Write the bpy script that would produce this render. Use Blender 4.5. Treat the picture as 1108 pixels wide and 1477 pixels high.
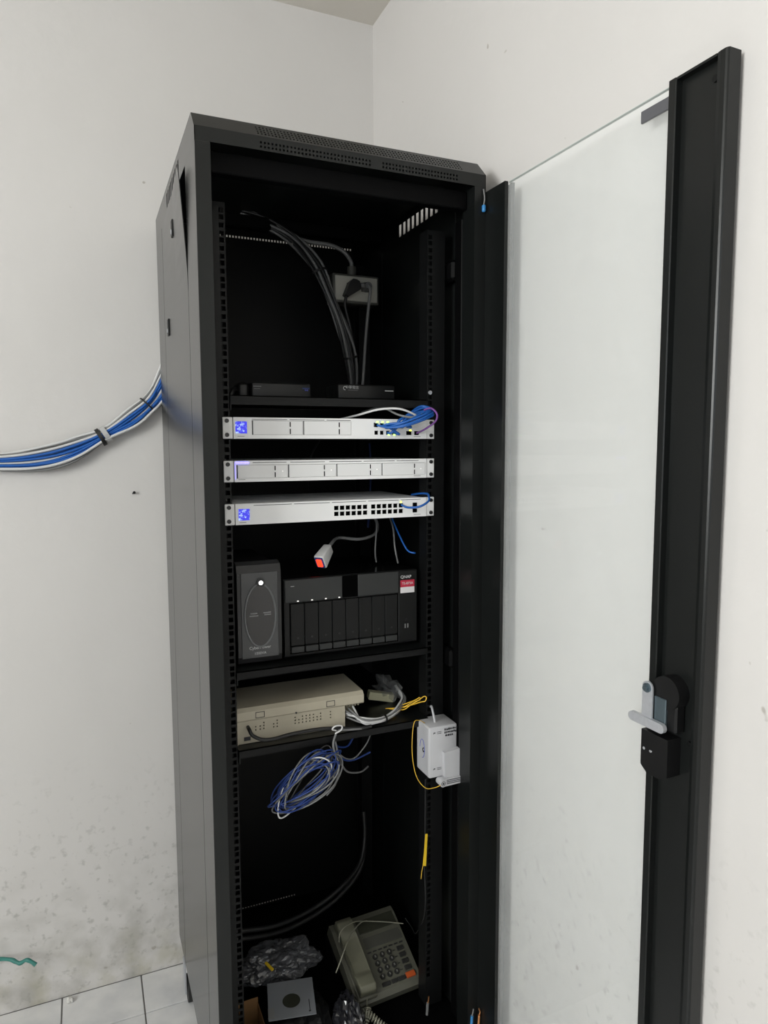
import bpy, bmesh, math, random
from mathutils import Vector, Matrix, noise
random.seed(7)
R = math.radians
for o in list(bpy.data.objects):
    bpy.data.objects.remove(o)
S = bpy.context.scene
C = S.collection
# ------------------------------------------------------------------ camera
cd = bpy.data.cameras.new('camera')
cd.sensor_fit = 'VERTICAL'
cd.sensor_height = 36.0
cd.lens = 36.0 * 1004.0 / 1477.0
cd.clip_start = 0.02
cam = bpy.data.objects.new('camera', cd)
C.objects.link(cam)
yaw, pitch, roll = R(23.298), R(-5.444), R(-0.197)
fw = Vector((math.sin(yaw) * math.cos(pitch), math.cos(yaw) * math.cos(pitch), math.sin(pitch)))
rt = Vector((math.cos(yaw), -math.sin(yaw), 0))
up = rt.cross(fw)
r2 = rt * math.cos(roll) + up * math.sin(roll)
u2 = -rt * math.sin(roll) + up * math.cos(roll)
M = Matrix((r2, u2, -fw)).transposed().to_4x4()
M.translation = Vector((-0.2037, -1.317, 1.5583))
cam.matrix_world = M
S.camera = cam
# ------------------------------------------------------------------ world, lights, exposure
w = bpy.data.worlds.new('world')
S.world = w
w.use_nodes = True
w.node_tree.nodes['Background'].inputs[0].default_value = (0.62, 0.76, 1.0, 1)
w.node_tree.nodes['Background'].inputs[1].default_value = 1.0
S.view_settings.view_transform = 'Standard'
S.view_settings.look = 'None'
S.view_settings.exposure = 0.0
S.view_settings.gamma = 1.0
S.view_settings.use_curve_mapping = False
S.cycles.use_denoising = True
# room
X0, X1, Y0, Y1, ZC = -2.6, 0.649, -2.9, 0.7355, 2.8155


def area(name, loc, rot, sx, sy, power, col):
    l = bpy.data.lights.new(name, 'AREA')
    l.shape = 'RECTANGLE'
    l.size, l.size_y, l.energy, l.color = sx, sy, power, col
    o = bpy.data.objects.new(name, l)
    o.location, o.rotation_euler = loc, rot
    C.objects.link(o)


# daylight through the two windows (left wall and the wall behind the camera)
area('window_daylight', (X0 - 0.04, -1.6, 2.0), (0, R(-90), 0), 1.2, 1.5, 116, (1.0, 0.977, 0.968))
area('window_daylight', (-1.15, Y0 - 0.04, 2.0), (R(90), 0, 0), 1.5, 1.2, 6, (1.0, 0.977, 0.968))

# ------------------------------------------------------------------ materials
MATS = {}


def P(name, col, rough=0.5, metal=0.0, spec=0.5, var=0.0, scale=30.0, bump=0.0, bscale=200.0, emit=None, es=1.0, sub=0.0, coat=0.0):
    m = bpy.data.materials.new(name)
    m.use_nodes = True
    nt = m.node_tree
    b = nt.nodes['Principled BSDF']
    b.inputs['Base Color'].default_value = (*col, 1)
    b.inputs['Roughness'].default_value = rough
    b.inputs['Metallic'].default_value = metal
    b.inputs['Specular IOR Level'].default_value = spec
    if coat:
        b.inputs['Coat Weight'].default_value = coat
        b.inputs['Coat Roughness'].default_value = 0.1
    tc = nt.nodes.new('ShaderNodeTexCoord')
    if var > 0:
        n = nt.nodes.new('ShaderNodeTexNoise')
        n.inputs['Scale'].default_value = scale
        n.inputs['Detail'].default_value = 4
        nt.links.new(tc.outputs['Object'], n.inputs['Vector'])
        mx = nt.nodes.new('ShaderNodeMix')
        mx.data_type = 'RGBA'
        mx.inputs['A'].default_value = (*[c * (1 - var) for c in col], 1)
        mx.inputs['B'].default_value = (*[min(1, c * (1 + var)) for c in col], 1)
        nt.links.new(n.outputs['Fac'], mx.inputs['Factor'])
        nt.links.new(mx.outputs['Result'], b.inputs['Base Color'])
    if bump > 0:
        n = nt.nodes.new('ShaderNodeTexNoise')
        n.inputs['Scale'].default_value = bscale
        nt.links.new(tc.outputs['Object'], n.inputs['Vector'])
        bp = nt.nodes.new('ShaderNodeBump')
        bp.inputs['Strength'].default_value = bump
        bp.inputs['Distance'].default_value = 0.002
        nt.links.new(n.outputs['Fac'], bp.inputs['Height'])
        nt.links.new(bp.outputs['Normal'], b.inputs['Normal'])
    if emit:
        b.inputs['Emission Color'].default_value = (*emit, 1)
        b.inputs['Emission Strength'].default_value = es
    MATS[name] = m
    return m


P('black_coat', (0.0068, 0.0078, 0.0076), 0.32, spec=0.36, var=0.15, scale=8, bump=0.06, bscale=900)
P('black_side_lit', (0.0145, 0.015, 0.0148), 0.22, spec=0.5, var=0.1, scale=4)  # same black coat made paler, the light on the left side painted in
P('black_shaded', (0.0018, 0.0018, 0.002), 0.5, spec=0.08, var=0.1)  # same black coat darkened, the cabinet's inner shade put into the colour
P('rear_shaded', (0.0055, 0.0058, 0.0055), 0.5, spec=0.2)  # same black with inner shade painted in, kept lighter for dim light there
P('glass_edge', (0.42, 0.47, 0.44), 0.15)
P('rail_black', (0.0045, 0.0048, 0.005), 0.42, spec=0.25, var=0.1)
P('black_plastic', (0.005, 0.005, 0.0055), 0.45, spec=0.35)
P('dark_plastic', (0.013, 0.0135, 0.014), 0.42, bump=0.05, bscale=600)
P('nas_grey', (0.022, 0.0235, 0.0235), 0.5)
P('nas_tray', (0.005, 0.0053, 0.0053), 0.45, spec=0.3)
P('ups_bezel', (0.02, 0.02, 0.021), 0.38, bump=0.03)
P('ups_rim', (0.16, 0.165, 0.17), 0.3)
P('ups_silver', (0.07, 0.072, 0.074), 0.3, var=0.35, scale=18)
P('ups_window', (0.012, 0.012, 0.013), 0.12, coat=0.5)
P('nas_case', (0.005, 0.005, 0.005), 0.15, spec=0.5)
P('void', (0.002, 0.002, 0.002), 0.9, spec=0.0)
P('white_alu', (0.82, 0.82, 0.82), 0.38, metal=0.0, spec=0.5, var=0.03, scale=12)
P('white_tray', (0.77, 0.77, 0.77), 0.3, metal=0.0, spec=0.5)
P('screw', (0.06, 0.06, 0.062), 0.35, metal=0.9)
P('zinc', (0.50, 0.51, 0.54), 0.40, metal=0.45, var=0.12, scale=150)
P('zinc_dark', (0.16, 0.21, 0.24), 0.3, metal=0.8)
P('beige', (0.44, 0.40, 0.31), 0.5, var=0.04, scale=10)
P('beige_dark', (0.36, 0.33, 0.24), 0.5)
P('cream', (0.68, 0.66, 0.45), 0.5)
P('phone_body', (0.105, 0.105, 0.082), 0.45, var=0.04)
P('phone_handset', (0.155, 0.154, 0.112), 0.4, var=0.04)
P('cord_cream', (0.32, 0.315, 0.25), 0.45)
P('phone_key', (0.025, 0.025, 0.024), 0.5)
P('phone_panel', (0.075, 0.075, 0.064), 0.5)
P('phone_lcd', (0.045, 0.047, 0.035), 0.2)
P('key_mark', (0.2, 0.2, 0.18), 0.5)
P('orange', (0.5, 0.09, 0.02), 0.45)
P('white_plastic', (0.50, 0.50, 0.52), 0.42, var=0.02)
P('paper', (0.22, 0.23, 0.25), 0.7, var=0.03)
P('ink', (0.03, 0.03, 0.035), 0.6)
P('blue_ink', (0.08, 0.10, 0.5), 0.5)
P('print_white', (0.6, 0.6, 0.6), 0.5)
P('print_grey', (0.22, 0.22, 0.22), 0.5)
P('label_red', (0.45, 0.02, 0.05), 0.5)
P('label_white', (0.7, 0.68, 0.68), 0.5)
P('cable_blue', (0.009, 0.10, 0.40), 0.4)
P('cable_navy', (0.013, 0.040, 0.19), 0.4)
P('cable_white', (0.62, 0.62, 0.62), 0.42)
P('cable_grey', (0.17, 0.172, 0.172), 0.45)
P('cable_dark', (0.018, 0.018, 0.0185), 0.45)
P('cable_black', (0.008, 0.008, 0.008), 0.4)
P('cable_purple', (0.20, 0.07, 0.30), 0.4)
P('cable_yellow', (0.75, 0.46, 0.04), 0.45)
P('yellow_tag', (0.78, 0.52, 0.02), 0.5)
P('teal', (0.04, 0.20, 0.17), 0.4, var=0.25, scale=60)
P('copper', (0.75, 0.35, 0.15), 0.35, metal=0.9)
P('blue_cap', (0.04, 0.22, 0.5), 0.35)
P('cardboard', (0.24, 0.13, 0.05), 0.8, var=0.15, scale=25)
P('outlet_face', (0.42, 0.41, 0.36), 0.35, var=0.05)
P('outlet_frame', (0.08, 0.08, 0.07), 0.3)
P('plug_grey', (0.11, 0.11, 0.11), 0.45)
P('led_white', (0.8, 0.8, 0.8), 0.4, emit=(1, 1, 1), es=2.2)
P('led_soft', (0.8, 0.8, 0.8), 0.4, emit=(1, 0.97, 0.9), es=0.9)
P('led_green', (0.3, 0.8, 0.2), 0.4, emit=(0.45, 1.0, 0.15), es=2.4)
P('led_yellow', (0.8, 0.8, 0.1), 0.4, emit=(0.85, 1.0, 0.1), es=2.0)
P('led_red', (0.9, 0.05, 0.02), 0.3, emit=(1.0, 0.035, 0.01), es=2.2)
P('led_blue', (0.2, 0.2, 0.9), 0.3, emit=(0.16, 0.13, 1.0), es=4.0)
P('rubber', (0.015, 0.015, 0.015), 0.6)
P('grout', (0.22, 0.215, 0.21), 0.9, var=0.15, scale=30)
P('stone', (0.7, 0.69, 0.66), 0.8, var=0.2, scale=80)
P('window_white', (0.8, 0.8, 0.8), 0.4)
P('velcro', (0.45, 0.45, 0.45), 0.8)
P('seal', (0.10, 0.10, 0.11), 0.35)


def lnk(nt, a, b):
    nt.links.new(a, b)


def wall_mat(name, col, mould):
    m = bpy.data.materials.new(name)
    m.use_nodes = True
    nt = m.node_tree
    b = nt.nodes['Principled BSDF']
    b.inputs['Roughness'].default_value = 0.75
    b.inputs['Specular IOR Level'].default_value = 0.25
    geo = nt.nodes.new('ShaderNodeNewGeometry')
    n1 = nt.nodes.new('ShaderNodeTexNoise')
    n1.inputs['Scale'].default_value = 1.6
    n1.inputs['Detail'].default_value = 5
    lnk(nt, geo.outputs['Position'], n1.inputs['Vector'])
    mx = nt.nodes.new('ShaderNodeMix')
    mx.data_type = 'RGBA'
    mx.inputs['A'].default_value = (*[c * 0.95 for c in col], 1)
    mx.inputs['B'].default_value = (col[0] * 1.03, col[1] * 1.03, col[2] * 1.04, 1)
    lnk(nt, n1.outputs['Fac'], mx.inputs['Factor'])
    out = mx.outputs['Result']
    if mould:
        sep = nt.nodes.new('ShaderNodeSeparateXYZ')
        lnk(nt, geo.outputs['Position'], sep.inputs[0])

        def mask(z_lo, z_hi):
            mr = nt.nodes.new('ShaderNodeMapRange')
            mr.inputs['From Min'].default_value = z_hi
            mr.inputs['From Max'].default_value = z_lo
            lnk(nt, sep.outputs['Z'], mr.inputs['Value'])
            return mr.outputs['Result']

        def spots(scale, lo, hi, detail=2.0):
            n = nt.nodes.new('ShaderNodeTexNoise')
            n.inputs['Scale'].default_value = scale
            n.inputs['Detail'].default_value = detail
            lnk(nt, geo.outputs['Position'], n.inputs['Vector'])
            mr = nt.nodes.new('ShaderNodeMapRange')
            mr.inputs['From Min'].default_value = lo
            mr.inputs['From Max'].default_value = hi
            lnk(nt, n.outputs['Fac'], mr.inputs['Value'])
            return mr.outputs['Result']

        def mul(a, c):
            q = nt.nodes.new('ShaderNodeMath')
            q.operation = 'MULTIPLY'
            lnk(nt, a, q.inputs[0])
            if isinstance(c, float):
                q.inputs[1].default_value = c
            else:
                lnk(nt, c, q.inputs[1])
            return q.outputs[0]

        def over(base, colr, fac):
            q = nt.nodes.new('ShaderNodeMix')
            q.data_type = 'RGBA'
            lnk(nt, fac, q.inputs['Factor'])
            lnk(nt, base, q.inputs['A'])
            q.inputs['B'].default_value = (*colr, 1)
            return q.outputs['Result']
        # grey mould specks in the lowest 60 cm, damp bloom near the skirting
        out = over(out, (0.20, 0.20, 0.18), mul(mul(spots(55, 0.585, 0.74, 3), mask(*mould)), 0.38))
        out = over(out, (0.30, 0.29, 0.26), mul(mul(spots(11, 0.45, 0.68, 8), mask(0.06, 0.42)), 0.6))
        out = over(out, (0.42, 0.40, 0.30), mul(mul(spots(14, 0.45, 0.65, 6), mask(0.03, 0.20)), 0.5))
        # few scuffs anywhere
        out = over(out, (0.35, 0.32, 0.28), mul(spots(22, 0.755, 0.78), 0.7))
    lnk(nt, out, b.inputs['Base Color'])
    n2 = nt.nodes.new('ShaderNodeTexNoise')
    n2.inputs['Scale'].default_value = 7
    n2.inputs['Detail'].default_value = 6
    lnk(nt, geo.outputs['Position'], n2.inputs['Vector'])
    bp = nt.nodes.new('ShaderNodeBump')
    bp.inputs['Strength'].default_value = 0.35
    bp.inputs['Distance'].default_value = 0.01
    lnk(nt, n2.outputs['Fac'], bp.inputs['Height'])
    lnk(nt, bp.outputs['Normal'], b.inputs['Normal'])
    MATS[name] = m


wall_mat('wall_paint', (0.645, 0.626, 0.606), (0.30, 0.72))
wall_mat('wall_paint_right', (0.66, 0.638, 0.618), (0.55, 1.02))
wall_mat('ceiling_paint', (0.72, 0.685, 0.625), None)


def tile_mat():
    m = P('tile', (0.62, 0.61, 0.60), 0.3, spec=0.5)
    nt = m.node_tree
    b = nt.nodes['Principled BSDF']
    geo = nt.nodes.new('ShaderNodeNewGeometry')
    n = nt.nodes.new('ShaderNodeTexNoise')
    n.inputs['Scale'].default_value = 9
    n.inputs['Detail'].default_value = 8
    lnk(nt, geo.outputs['Position'], n.inputs['Vector'])
    rp = nt.nodes.new('ShaderNodeValToRGB')
    rp.color_ramp.elements[0].position = 0.3
    rp.color_ramp.elements[0].color = (0.56, 0.565, 0.58, 1)
    rp.color_ramp.elements[1].position = 0.62
    rp.color_ramp.elements[1].color = (0.74, 0.735, 0.73, 1)
    lnk(nt, n.outputs['Fac'], rp.inputs['Fac'])
    lnk(nt, rp.outputs['Color'], b.inputs['Base Color'])


tile_mat()


def glass_mat(name, tint, haze, refl_rough=0.01):
    """thin pane: tinted see-through + Fresnel mirror + a dusty, smudged white film that paints extra brightness into the door"""
    m = bpy.data.materials.new(name)
    m.use_nodes = True
    nt = m.node_tree
    nt.nodes.clear()
    out = nt.nodes.new('ShaderNodeOutputMaterial')
    tr = nt.nodes.new('ShaderNodeBsdfTransparent')
    tr.inputs[0].default_value = (*tint, 1)
    gl = nt.nodes.new('ShaderNodeBsdfGlossy')
    gl.inputs['Roughness'].default_value = refl_rough
    lw = nt.nodes.new('ShaderNodeLayerWeight')
    lw.inputs['Blend'].default_value = 0.5
    pw = nt.nodes.new('ShaderNodeMath')
    pw.operation = 'POWER'
    lnk(nt, lw.outputs['Facing'], pw.inputs[0])
    pw.inputs[1].default_value = 5.0
    fr = nt.nodes.new('ShaderNodeMath')
    fr.operation = 'MULTIPLY_ADD'
    lnk(nt, pw.outputs[0], fr.inputs[0])
    fr.inputs[1].default_value = 0.93
    fr.inputs[2].default_value = 0.018
    m1 = nt.nodes.new('ShaderNodeMixShader')
    lnk(nt, fr.outputs[0], m1.inputs[0])
    lnk(nt, tr.outputs[0], m1.inputs[1])
    lnk(nt, gl.outputs[0], m1.inputs[2])
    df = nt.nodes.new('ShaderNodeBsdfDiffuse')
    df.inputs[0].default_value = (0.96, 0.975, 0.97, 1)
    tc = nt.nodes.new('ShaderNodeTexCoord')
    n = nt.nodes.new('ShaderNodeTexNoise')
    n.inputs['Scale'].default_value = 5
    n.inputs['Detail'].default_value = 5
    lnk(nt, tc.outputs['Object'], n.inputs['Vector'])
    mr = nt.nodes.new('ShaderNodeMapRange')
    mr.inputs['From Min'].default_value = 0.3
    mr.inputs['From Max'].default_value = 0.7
    mr.inputs['To Min'].default_value = haze * 0.85
    mr.inputs['To Max'].default_value = haze * 1.15
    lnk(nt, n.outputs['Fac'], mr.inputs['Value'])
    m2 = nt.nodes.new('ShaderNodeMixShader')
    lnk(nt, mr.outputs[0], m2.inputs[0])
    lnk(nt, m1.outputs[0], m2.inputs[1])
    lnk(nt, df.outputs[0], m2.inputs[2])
    lnk(nt, m2.outputs[0], out.inputs[0])
    MATS[name] = m


glass_mat('door_glass', (0.994, 0.999, 0.998), 0.18)  # white film lifts the pane, painting in the brightness of its reflections
glass_mat('window_glass', (0.97, 0.99, 0.98), 0.0)
glass_mat('clear_film', (0.80, 0.80, 0.80), 0.10, 0.15)


def film_mat():
    m = P('plastic_film', (0.085, 0.087, 0.095), 0.2, spec=0.9, var=0.9, scale=45, bump=1.0, bscale=90)
    m2 = P('dark_film', (0.022, 0.022, 0.026), 0.16, spec=0.7, var=0.5, scale=30)


film_mat()


def screen_mat():
    m = P('blue_screen', (0.02, 0.02, 0.2), 0.2)
    nt = m.node_tree
    b = nt.nodes['Principled BSDF']
    tc = nt.nodes.new('ShaderNodeTexCoord')
    v = nt.nodes.new('ShaderNodeTexNoise')
    v.inputs['Scale'].default_value = 260
    v.inputs['Detail'].default_value = 1
    lnk(nt, tc.outputs['Object'], v.inputs['Vector'])
    rp = nt.nodes.new('ShaderNodeValToRGB')
    rp.color_ramp.elements[0].position = 0.50
    rp.color_ramp.elements[0].color = (0.045, 0.045, 0.75, 1)
    rp.color_ramp.elements[1].position = 0.70
    rp.color_ramp.elements[1].color = (0.55, 0.75, 1.0, 1)
    lnk(nt, v.outputs['Fac'], rp.inputs['Fac'])
    lnk(nt, rp.outputs['Color'], b.inputs['Emission Color'])
    b.inputs['Emission Strength'].default_value = 1.0


screen_mat()

# ------------------------------------------------------------------ mesh builder
WORLD = {}


class MB:
    def __init__(s):
        s.v, s.f, s.sm = [], [], []

    def add(s, vs, fs, smooth=False):
        k = len(s.v)
        s.v += [Vector(q) for q in vs]
        s.f += [[k + i for i in f] for f in fs]
        s.sm += [smooth] * len(fs)
        return s

    def box(s, x0, x1, y0, y1, z0, z1, bev=0.0, seg=1):
        if bev <= 0:
            return s.add([(x0, y0, z0), (x1, y0, z0), (x1, y1, z0), (x0, y1, z0), (x0, y0, z1), (x1, y0, z1), (x1, y1, z1), (x0, y1, z1)],
                         [(3, 2, 1, 0), (4, 5, 6, 7), (0, 1, 5, 4), (1, 2, 6, 5), (2, 3, 7, 6), (3, 0, 4, 7)])
        bm = bmesh.new()
        bmesh.ops.create_cube(bm, size=1)
        for q in bm.verts:
            q.co = Vector(((x0 + x1) / 2 + q.co.x * (x1 - x0), (y0 + y1) / 2 + q.co.y * (y1 - y0), (z0 + z1) / 2 + q.co.z * (z1 - z0)))
        bmesh.ops.bevel(bm, geom=bm.edges[:], offset=bev, segments=seg, affect='EDGES', profile=0.5)
        return s.bm(bm, seg > 1)

    def bm(s, bm, smooth=False):
        bm.verts.index_update()
        s.add([q.co.copy() for q in bm.verts], [[q.index for q in f.verts] for f in bm.faces], smooth)
        bm.free()
        return s

    def prism(s, poly, a, b, axis='z'):
        """poly of 2-d points extruded from a to b; axis z:(x,y) x:(y,z) y:(x,z)"""
        def m(p, t):
            return (p[0], p[1], t) if axis == 'z' else ((t, p[0], p[1]) if axis == 'x' else (p[0], t, p[1]))
        n = len(poly)
        ar = sum(poly[i][0] * poly[(i + 1) % n][1] - poly[(i + 1) % n][0] * poly[i][1] for i in range(n))
        if (ar < 0) != (axis == 'y'):
            poly = poly[::-1]
        vs = [m(p, a) for p in poly] + [m(p, b) for p in poly]
        fs = [list(range(n))[::-1], list(range(n, 2 * n))] + [(i, (i + 1) % n, n + (i + 1) % n, n + i) for i in range(n)]
        return s.add(vs, fs)

    def cyl(s, p, q, r, r2=None, n=16, smooth=True):
        p, q = Vector(p), Vector(q)
        r2 = r if r2 is None else r2
        d = (q - p).normalized()
        a = d.orthogonal().normalized()
        b = d.cross(a)
        vs = []
        for c, rr in ((p, r), (q, r2)):
            vs += [c + (a * math.cos(2 * math.pi * i / n) + b * math.sin(2 * math.pi * i / n)) * rr for i in range(n)]
        s.add(vs, [(i, (i + 1) % n, n + (i + 1) % n, n + i) for i in range(n)], smooth)
        return s.add(vs, [list(range(n))[::-1], list(range(n, 2 * n))])

    def tube(s, pts, r, n=8, res=6, raw=False):
        pts = [Vector(p) for p in pts]
        if not raw:
            pts = spline(pts, res)
        t0 = (pts[1] - pts[0]).normalized()
        a = t0.orthogonal().normalized()
        vs, fs = [], []
        m = len(pts)
        for i, p in enumerate(pts):
            t = (pts[min(i + 1, m - 1)] - pts[max(i - 1, 0)]).normalized()
            a = (a - t * a.dot(t)).normalized()
            b = t.cross(a)
            rr = r(i / (m - 1)) if callable(r) else r
            vs += [p + (a * math.cos(2 * math.pi * k / n) + b * math.sin(2 * math.pi * k / n)) * rr for k in range(n)]
        for i in range(m - 1):
            for k in range(n):
                fs.append((i * n + k, i * n + (k + 1) % n, (i + 1) * n + (k + 1) % n, (i + 1) * n + k))
        s.add(vs, fs, True)
        return s.add(vs, [list(range(n))[::-1], list(range((m - 1) * n, m * n))])

    def plate(s, us, vs, holes, w0, w1, axis='y', fn=None):
        """rectangular plate us=(u0,u1), vs=(v0,v1) between w0 and w1 with real rectangular holes (u0,u1,v0,v1).
        axis y: u=x v=z w=y ; axis x: u=y v=z w=x"""
        cu = sorted(set([round(q, 5) for q in us] + [round(h[i], 5) for h in holes for i in (0, 1)]))
        cv = sorted(set([round(q, 5) for q in vs] + [round(h[i], 5) for h in holes for i in (2, 3)]))
        nu, nv = len(cu) - 1, len(cv) - 1
        solid = [[True] * nv for _ in range(nu)]
        for h in holes:
            a0, a1 = cu.index(round(h[0], 5)), cu.index(round(h[1], 5))
            b0, b1 = cv.index(round(h[2], 5)), cv.index(round(h[3], 5))
            for i in range(a0, a1):
                for j in range(b0, b1):
                    solid[i][j] = False
        ids, V, F = {}, [], []

        def mp(u, v, wq):
            p = Vector((u, wq, v)) if axis == 'y' else Vector((wq, u, v))
            return fn(p) if fn else p

        def vid(i, j, k):
            if (i, j, k) not in ids:
                ids[(i, j, k)] = len(V)
                V.append(mp(cu[i], cv[j], (w0, w1)[k]))
            return ids[(i, j, k)]
        fl = axis == 'x'

        def face(q):
            F.append(q[::-1] if fl else q)
        for i in range(nu):
            for j in range(nv):
                if not solid[i][j]:
                    continue
                face([vid(i, j, 0), vid(i + 1, j, 0), vid(i + 1, j + 1, 0), vid(i, j + 1, 0)])
                face([vid(i, j, 1), vid(i, j + 1, 1), vid(i + 1, j + 1, 1), vid(i + 1, j, 1)])
                for di, dj, e in ((-1, 0, ((i, j + 1), (i, j))), (1, 0, ((i + 1, j), (i + 1, j + 1))), (0, -1, ((i, j), (i + 1, j))), (0, 1, ((i + 1, j + 1), (i, j + 1)))):
                    a, b = i + di, j + dj
                    if not (0 <= a < nu and 0 <= b < nv) or not solid[a][b]:
                        (p0, p1) = e
                        face([vid(*p0, 0), vid(*p0, 1), vid(*p1, 1), vid(*p1, 0)])
        return s.add(V, F)

    def xf(s, mat):
        s.v = [mat @ q for q in s.v]
        return s

    def build(s, name, mat, parent=None, label=None, cat=None, group=None, kind=None, origin=None):
        me = bpy.data.meshes.new(name)
        if parent is not None:
            off = WORLD.get(parent.as_pointer(), Vector((0, 0, 0)))
        elif origin is not None:
            off = Vector(origin)
        else:
            xs, ys, zs = zip(*[(q.x, q.y, q.z) for q in s.v])
            off = Vector(((min(xs) + max(xs)) / 2, (min(ys) + max(ys)) / 2, min(zs)))
        me.from_pydata([q - off for q in s.v], [], s.f)
        for p, sm in zip(me.polygons, s.sm):
            p.use_smooth = sm
        me.validate()
        me.materials.append(MATS[mat])
        o = bpy.data.objects.new(name, me)
        C.objects.link(o)
        if parent is not None:
            o.parent = parent
        else:
            o.location = off
        WORLD[o.as_pointer()] = off
        tag(o, label, cat, group, kind)
        return o


def spline(pts, res=6):
    pts = [Vector(p) for p in pts]
    if len(pts) < 3:
        return pts
    q = [pts[0] * 2 - pts[1]] + pts + [pts[-1] * 2 - pts[-2]]
    out = []
    for i in range(1, len(q) - 2):
        for k in range(res):
            t = k / res
            a, b, c, d = q[i - 1], q[i], q[i + 1], q[i + 2]
            out.append(0.5 * (2 * b + (c - a) * t + (2 * a - 5 * b + 4 * c - d) * t * t + (3 * b - a - 3 * c + d) * t ** 3))
    out.append(pts[-1])
    return out


def tag(o, label=None, cat=None, group=None, kind=None):
    for k, val in (('label', label), ('category', cat), ('group', group), ('kind', kind)):
        if val:
            o[k] = val
    return o


def thing(name, label, cat, loc, rot=(0, 0, 0), group=None, local=False):
    """Empty at the base of a thing; its parts are modelled in room metres (or in its own frame when local)"""
    o = bpy.data.objects.new(name, None)
    o.empty_display_size = 0.05
    C.objects.link(o)
    o.location, o.rotation_euler = loc, rot
    WORLD[o.as_pointer()] = Vector((0, 0, 0)) if local else Vector(loc)
    return tag(o, label, cat, group)


def text(body, size, mat, parent, fn, name='lettering', ext=0.0002):
    cu = bpy.data.curves.new('t', 'FONT')
    cu.body, cu.size, cu.align_x, cu.align_y = body, size, 'CENTER', 'CENTER'
    cu.extrude = ext
    o = bpy.data.objects.new('t', cu)
    C.objects.link(o)
    dg = bpy.context.evaluated_depsgraph_get()
    me = bpy.data.meshes.new_from_object(o.evaluated_get(dg))
    b = MB()
    b.add([fn(q.co) for q in me.vertices], [list(p.vertices) for p in me.polygons])
    bpy.data.objects.remove(o)
    return b.build(name, mat, parent)


def front(x, y, z):      # lettering on a face that looks towards -y
    return lambda c: Vector((x + c.x, y - c.z, z + c.y))


# ================================================================== the room
T = 0.12
MB().box(X0 - T, X1 + T, Y0 - T, Y1 + T, -0.10, -0.004).build('floor', 'grout', kind='structure')
fl = C.objects['floor']
tl = 0.2122
gx0, gy0 = -0.1083, 0.5837
tm = None
xs = [gx0 + tl * k for k in range(-13, 5)]
ys = [gy0 - tl * k for k in range(-1, 18)]
tile_mesh = None
nt_ = 0
for xa in xs:
    for ya in ys:          # tile spans xa..xa+tl, ya-tl..ya
        a0, a1, b0, b1 = max(xa, X0), min(xa + tl, X1), max(ya - tl, Y0), min(ya, Y1)
        if a1 - a0 < 0.02 or b1 - b0 < 0.02:
            continue
        full = abs(a1 - a0 - tl) < 1e-4 and abs(b1 - b0 - tl) < 1e-4
        g = 0.0019
        if full:
            if tile_mesh is None:
                q = MB().box(g, tl - g, g, tl - g, -0.01, 0, 0.0012).build('tile', 'tile', fl)
                q.data.transform(Matrix.Translation(WORLD[fl.as_pointer()]))
                tile_mesh = q.data
            else:
                q = bpy.data.objects.new('tile', tile_mesh)
                C.objects.link(q)
                q.parent = fl
            q.location = Vector((a0, b0, 0)) - WORLD[fl.as_pointer()]
        else:
            q = MB().box(a0 + g, a1 - g, b0 + g, b1 - g, -0.01, 0, 0.0012).build('tile', 'tile', fl)
        nt_ += 1


def wallbox(name, x0, x1, y0, y1, z0, z1, mat='wall_paint'):
    MB().box(x0, x1, y0, y1, z0, z1).build(name, mat, kind='structure')


wallbox('wall_back', X0 - T, X1 + T, Y1, Y1 + T, 0, ZC)
wallbox('wall_right', X1, X1 + T, Y0 - T, Y1, 0, ZC, 'wall_paint_right')
MB().plate((Y0 - T, Y1), (0, ZC), [(-2.35, -0.85, 1.4, 2.6)], X0 - T, X0, 'x').build('wall_left', 'wall_paint', kind='structure')
MB().plate((X0, X1), (0, ZC), [(-1.9, -0.4, 1.4, 2.6)], Y0 - T, Y0, 'y').build('wall_front', 'wall_paint', kind='structure')
wallbox('ceiling', X0 - T, X1 + T, Y0 - T, Y1 + T, ZC, ZC + 0.1, 'ceiling_paint')
# windows (behind the viewer and on the left): frame, mullion and two panes each
for n, ax in ((1, 'x'), (2, 'y')):
    a0, a1 = ((-2.35, -0.85) if n == 1 else (-1.9, -0.4))
    am = (a0 + a1) / 2
    hol = [(a0 + .05, am - .025, 1.45, 2.55), (am + .025, a1 - .05, 1.45, 2.55)]
    wl = (X0 - 0.03, X0 + 0.01) if n == 1 else (Y0 - 0.03, Y0 + 0.01)
    wf = MB().plate((a0, a1), (1.4, 2.6), hol, wl[0], wl[1], ax).build('window_%d' % n, 'window_white', kind='structure')
    for h in hol:
        wm = wl[0] + 0.02
        if ax == 'x':
            MB().box(wm, wm + .004, h[0], h[1], h[2], h[3]).build('pane', 'window_glass', wf)
        else:
            MB().box(h[0], h[1], wm, wm + .004, h[2], h[3]).build('pane', 'window_glass', wf)

# ================================================================== the cabinet
D = 0.692
ZB, ZT = 0.125, 2.16
cab = thing('server_cabinet', 'tall black steel server rack cabinet with its glass door swung open', 'rack cabinet', (0.3, D / 2, 0))
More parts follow.
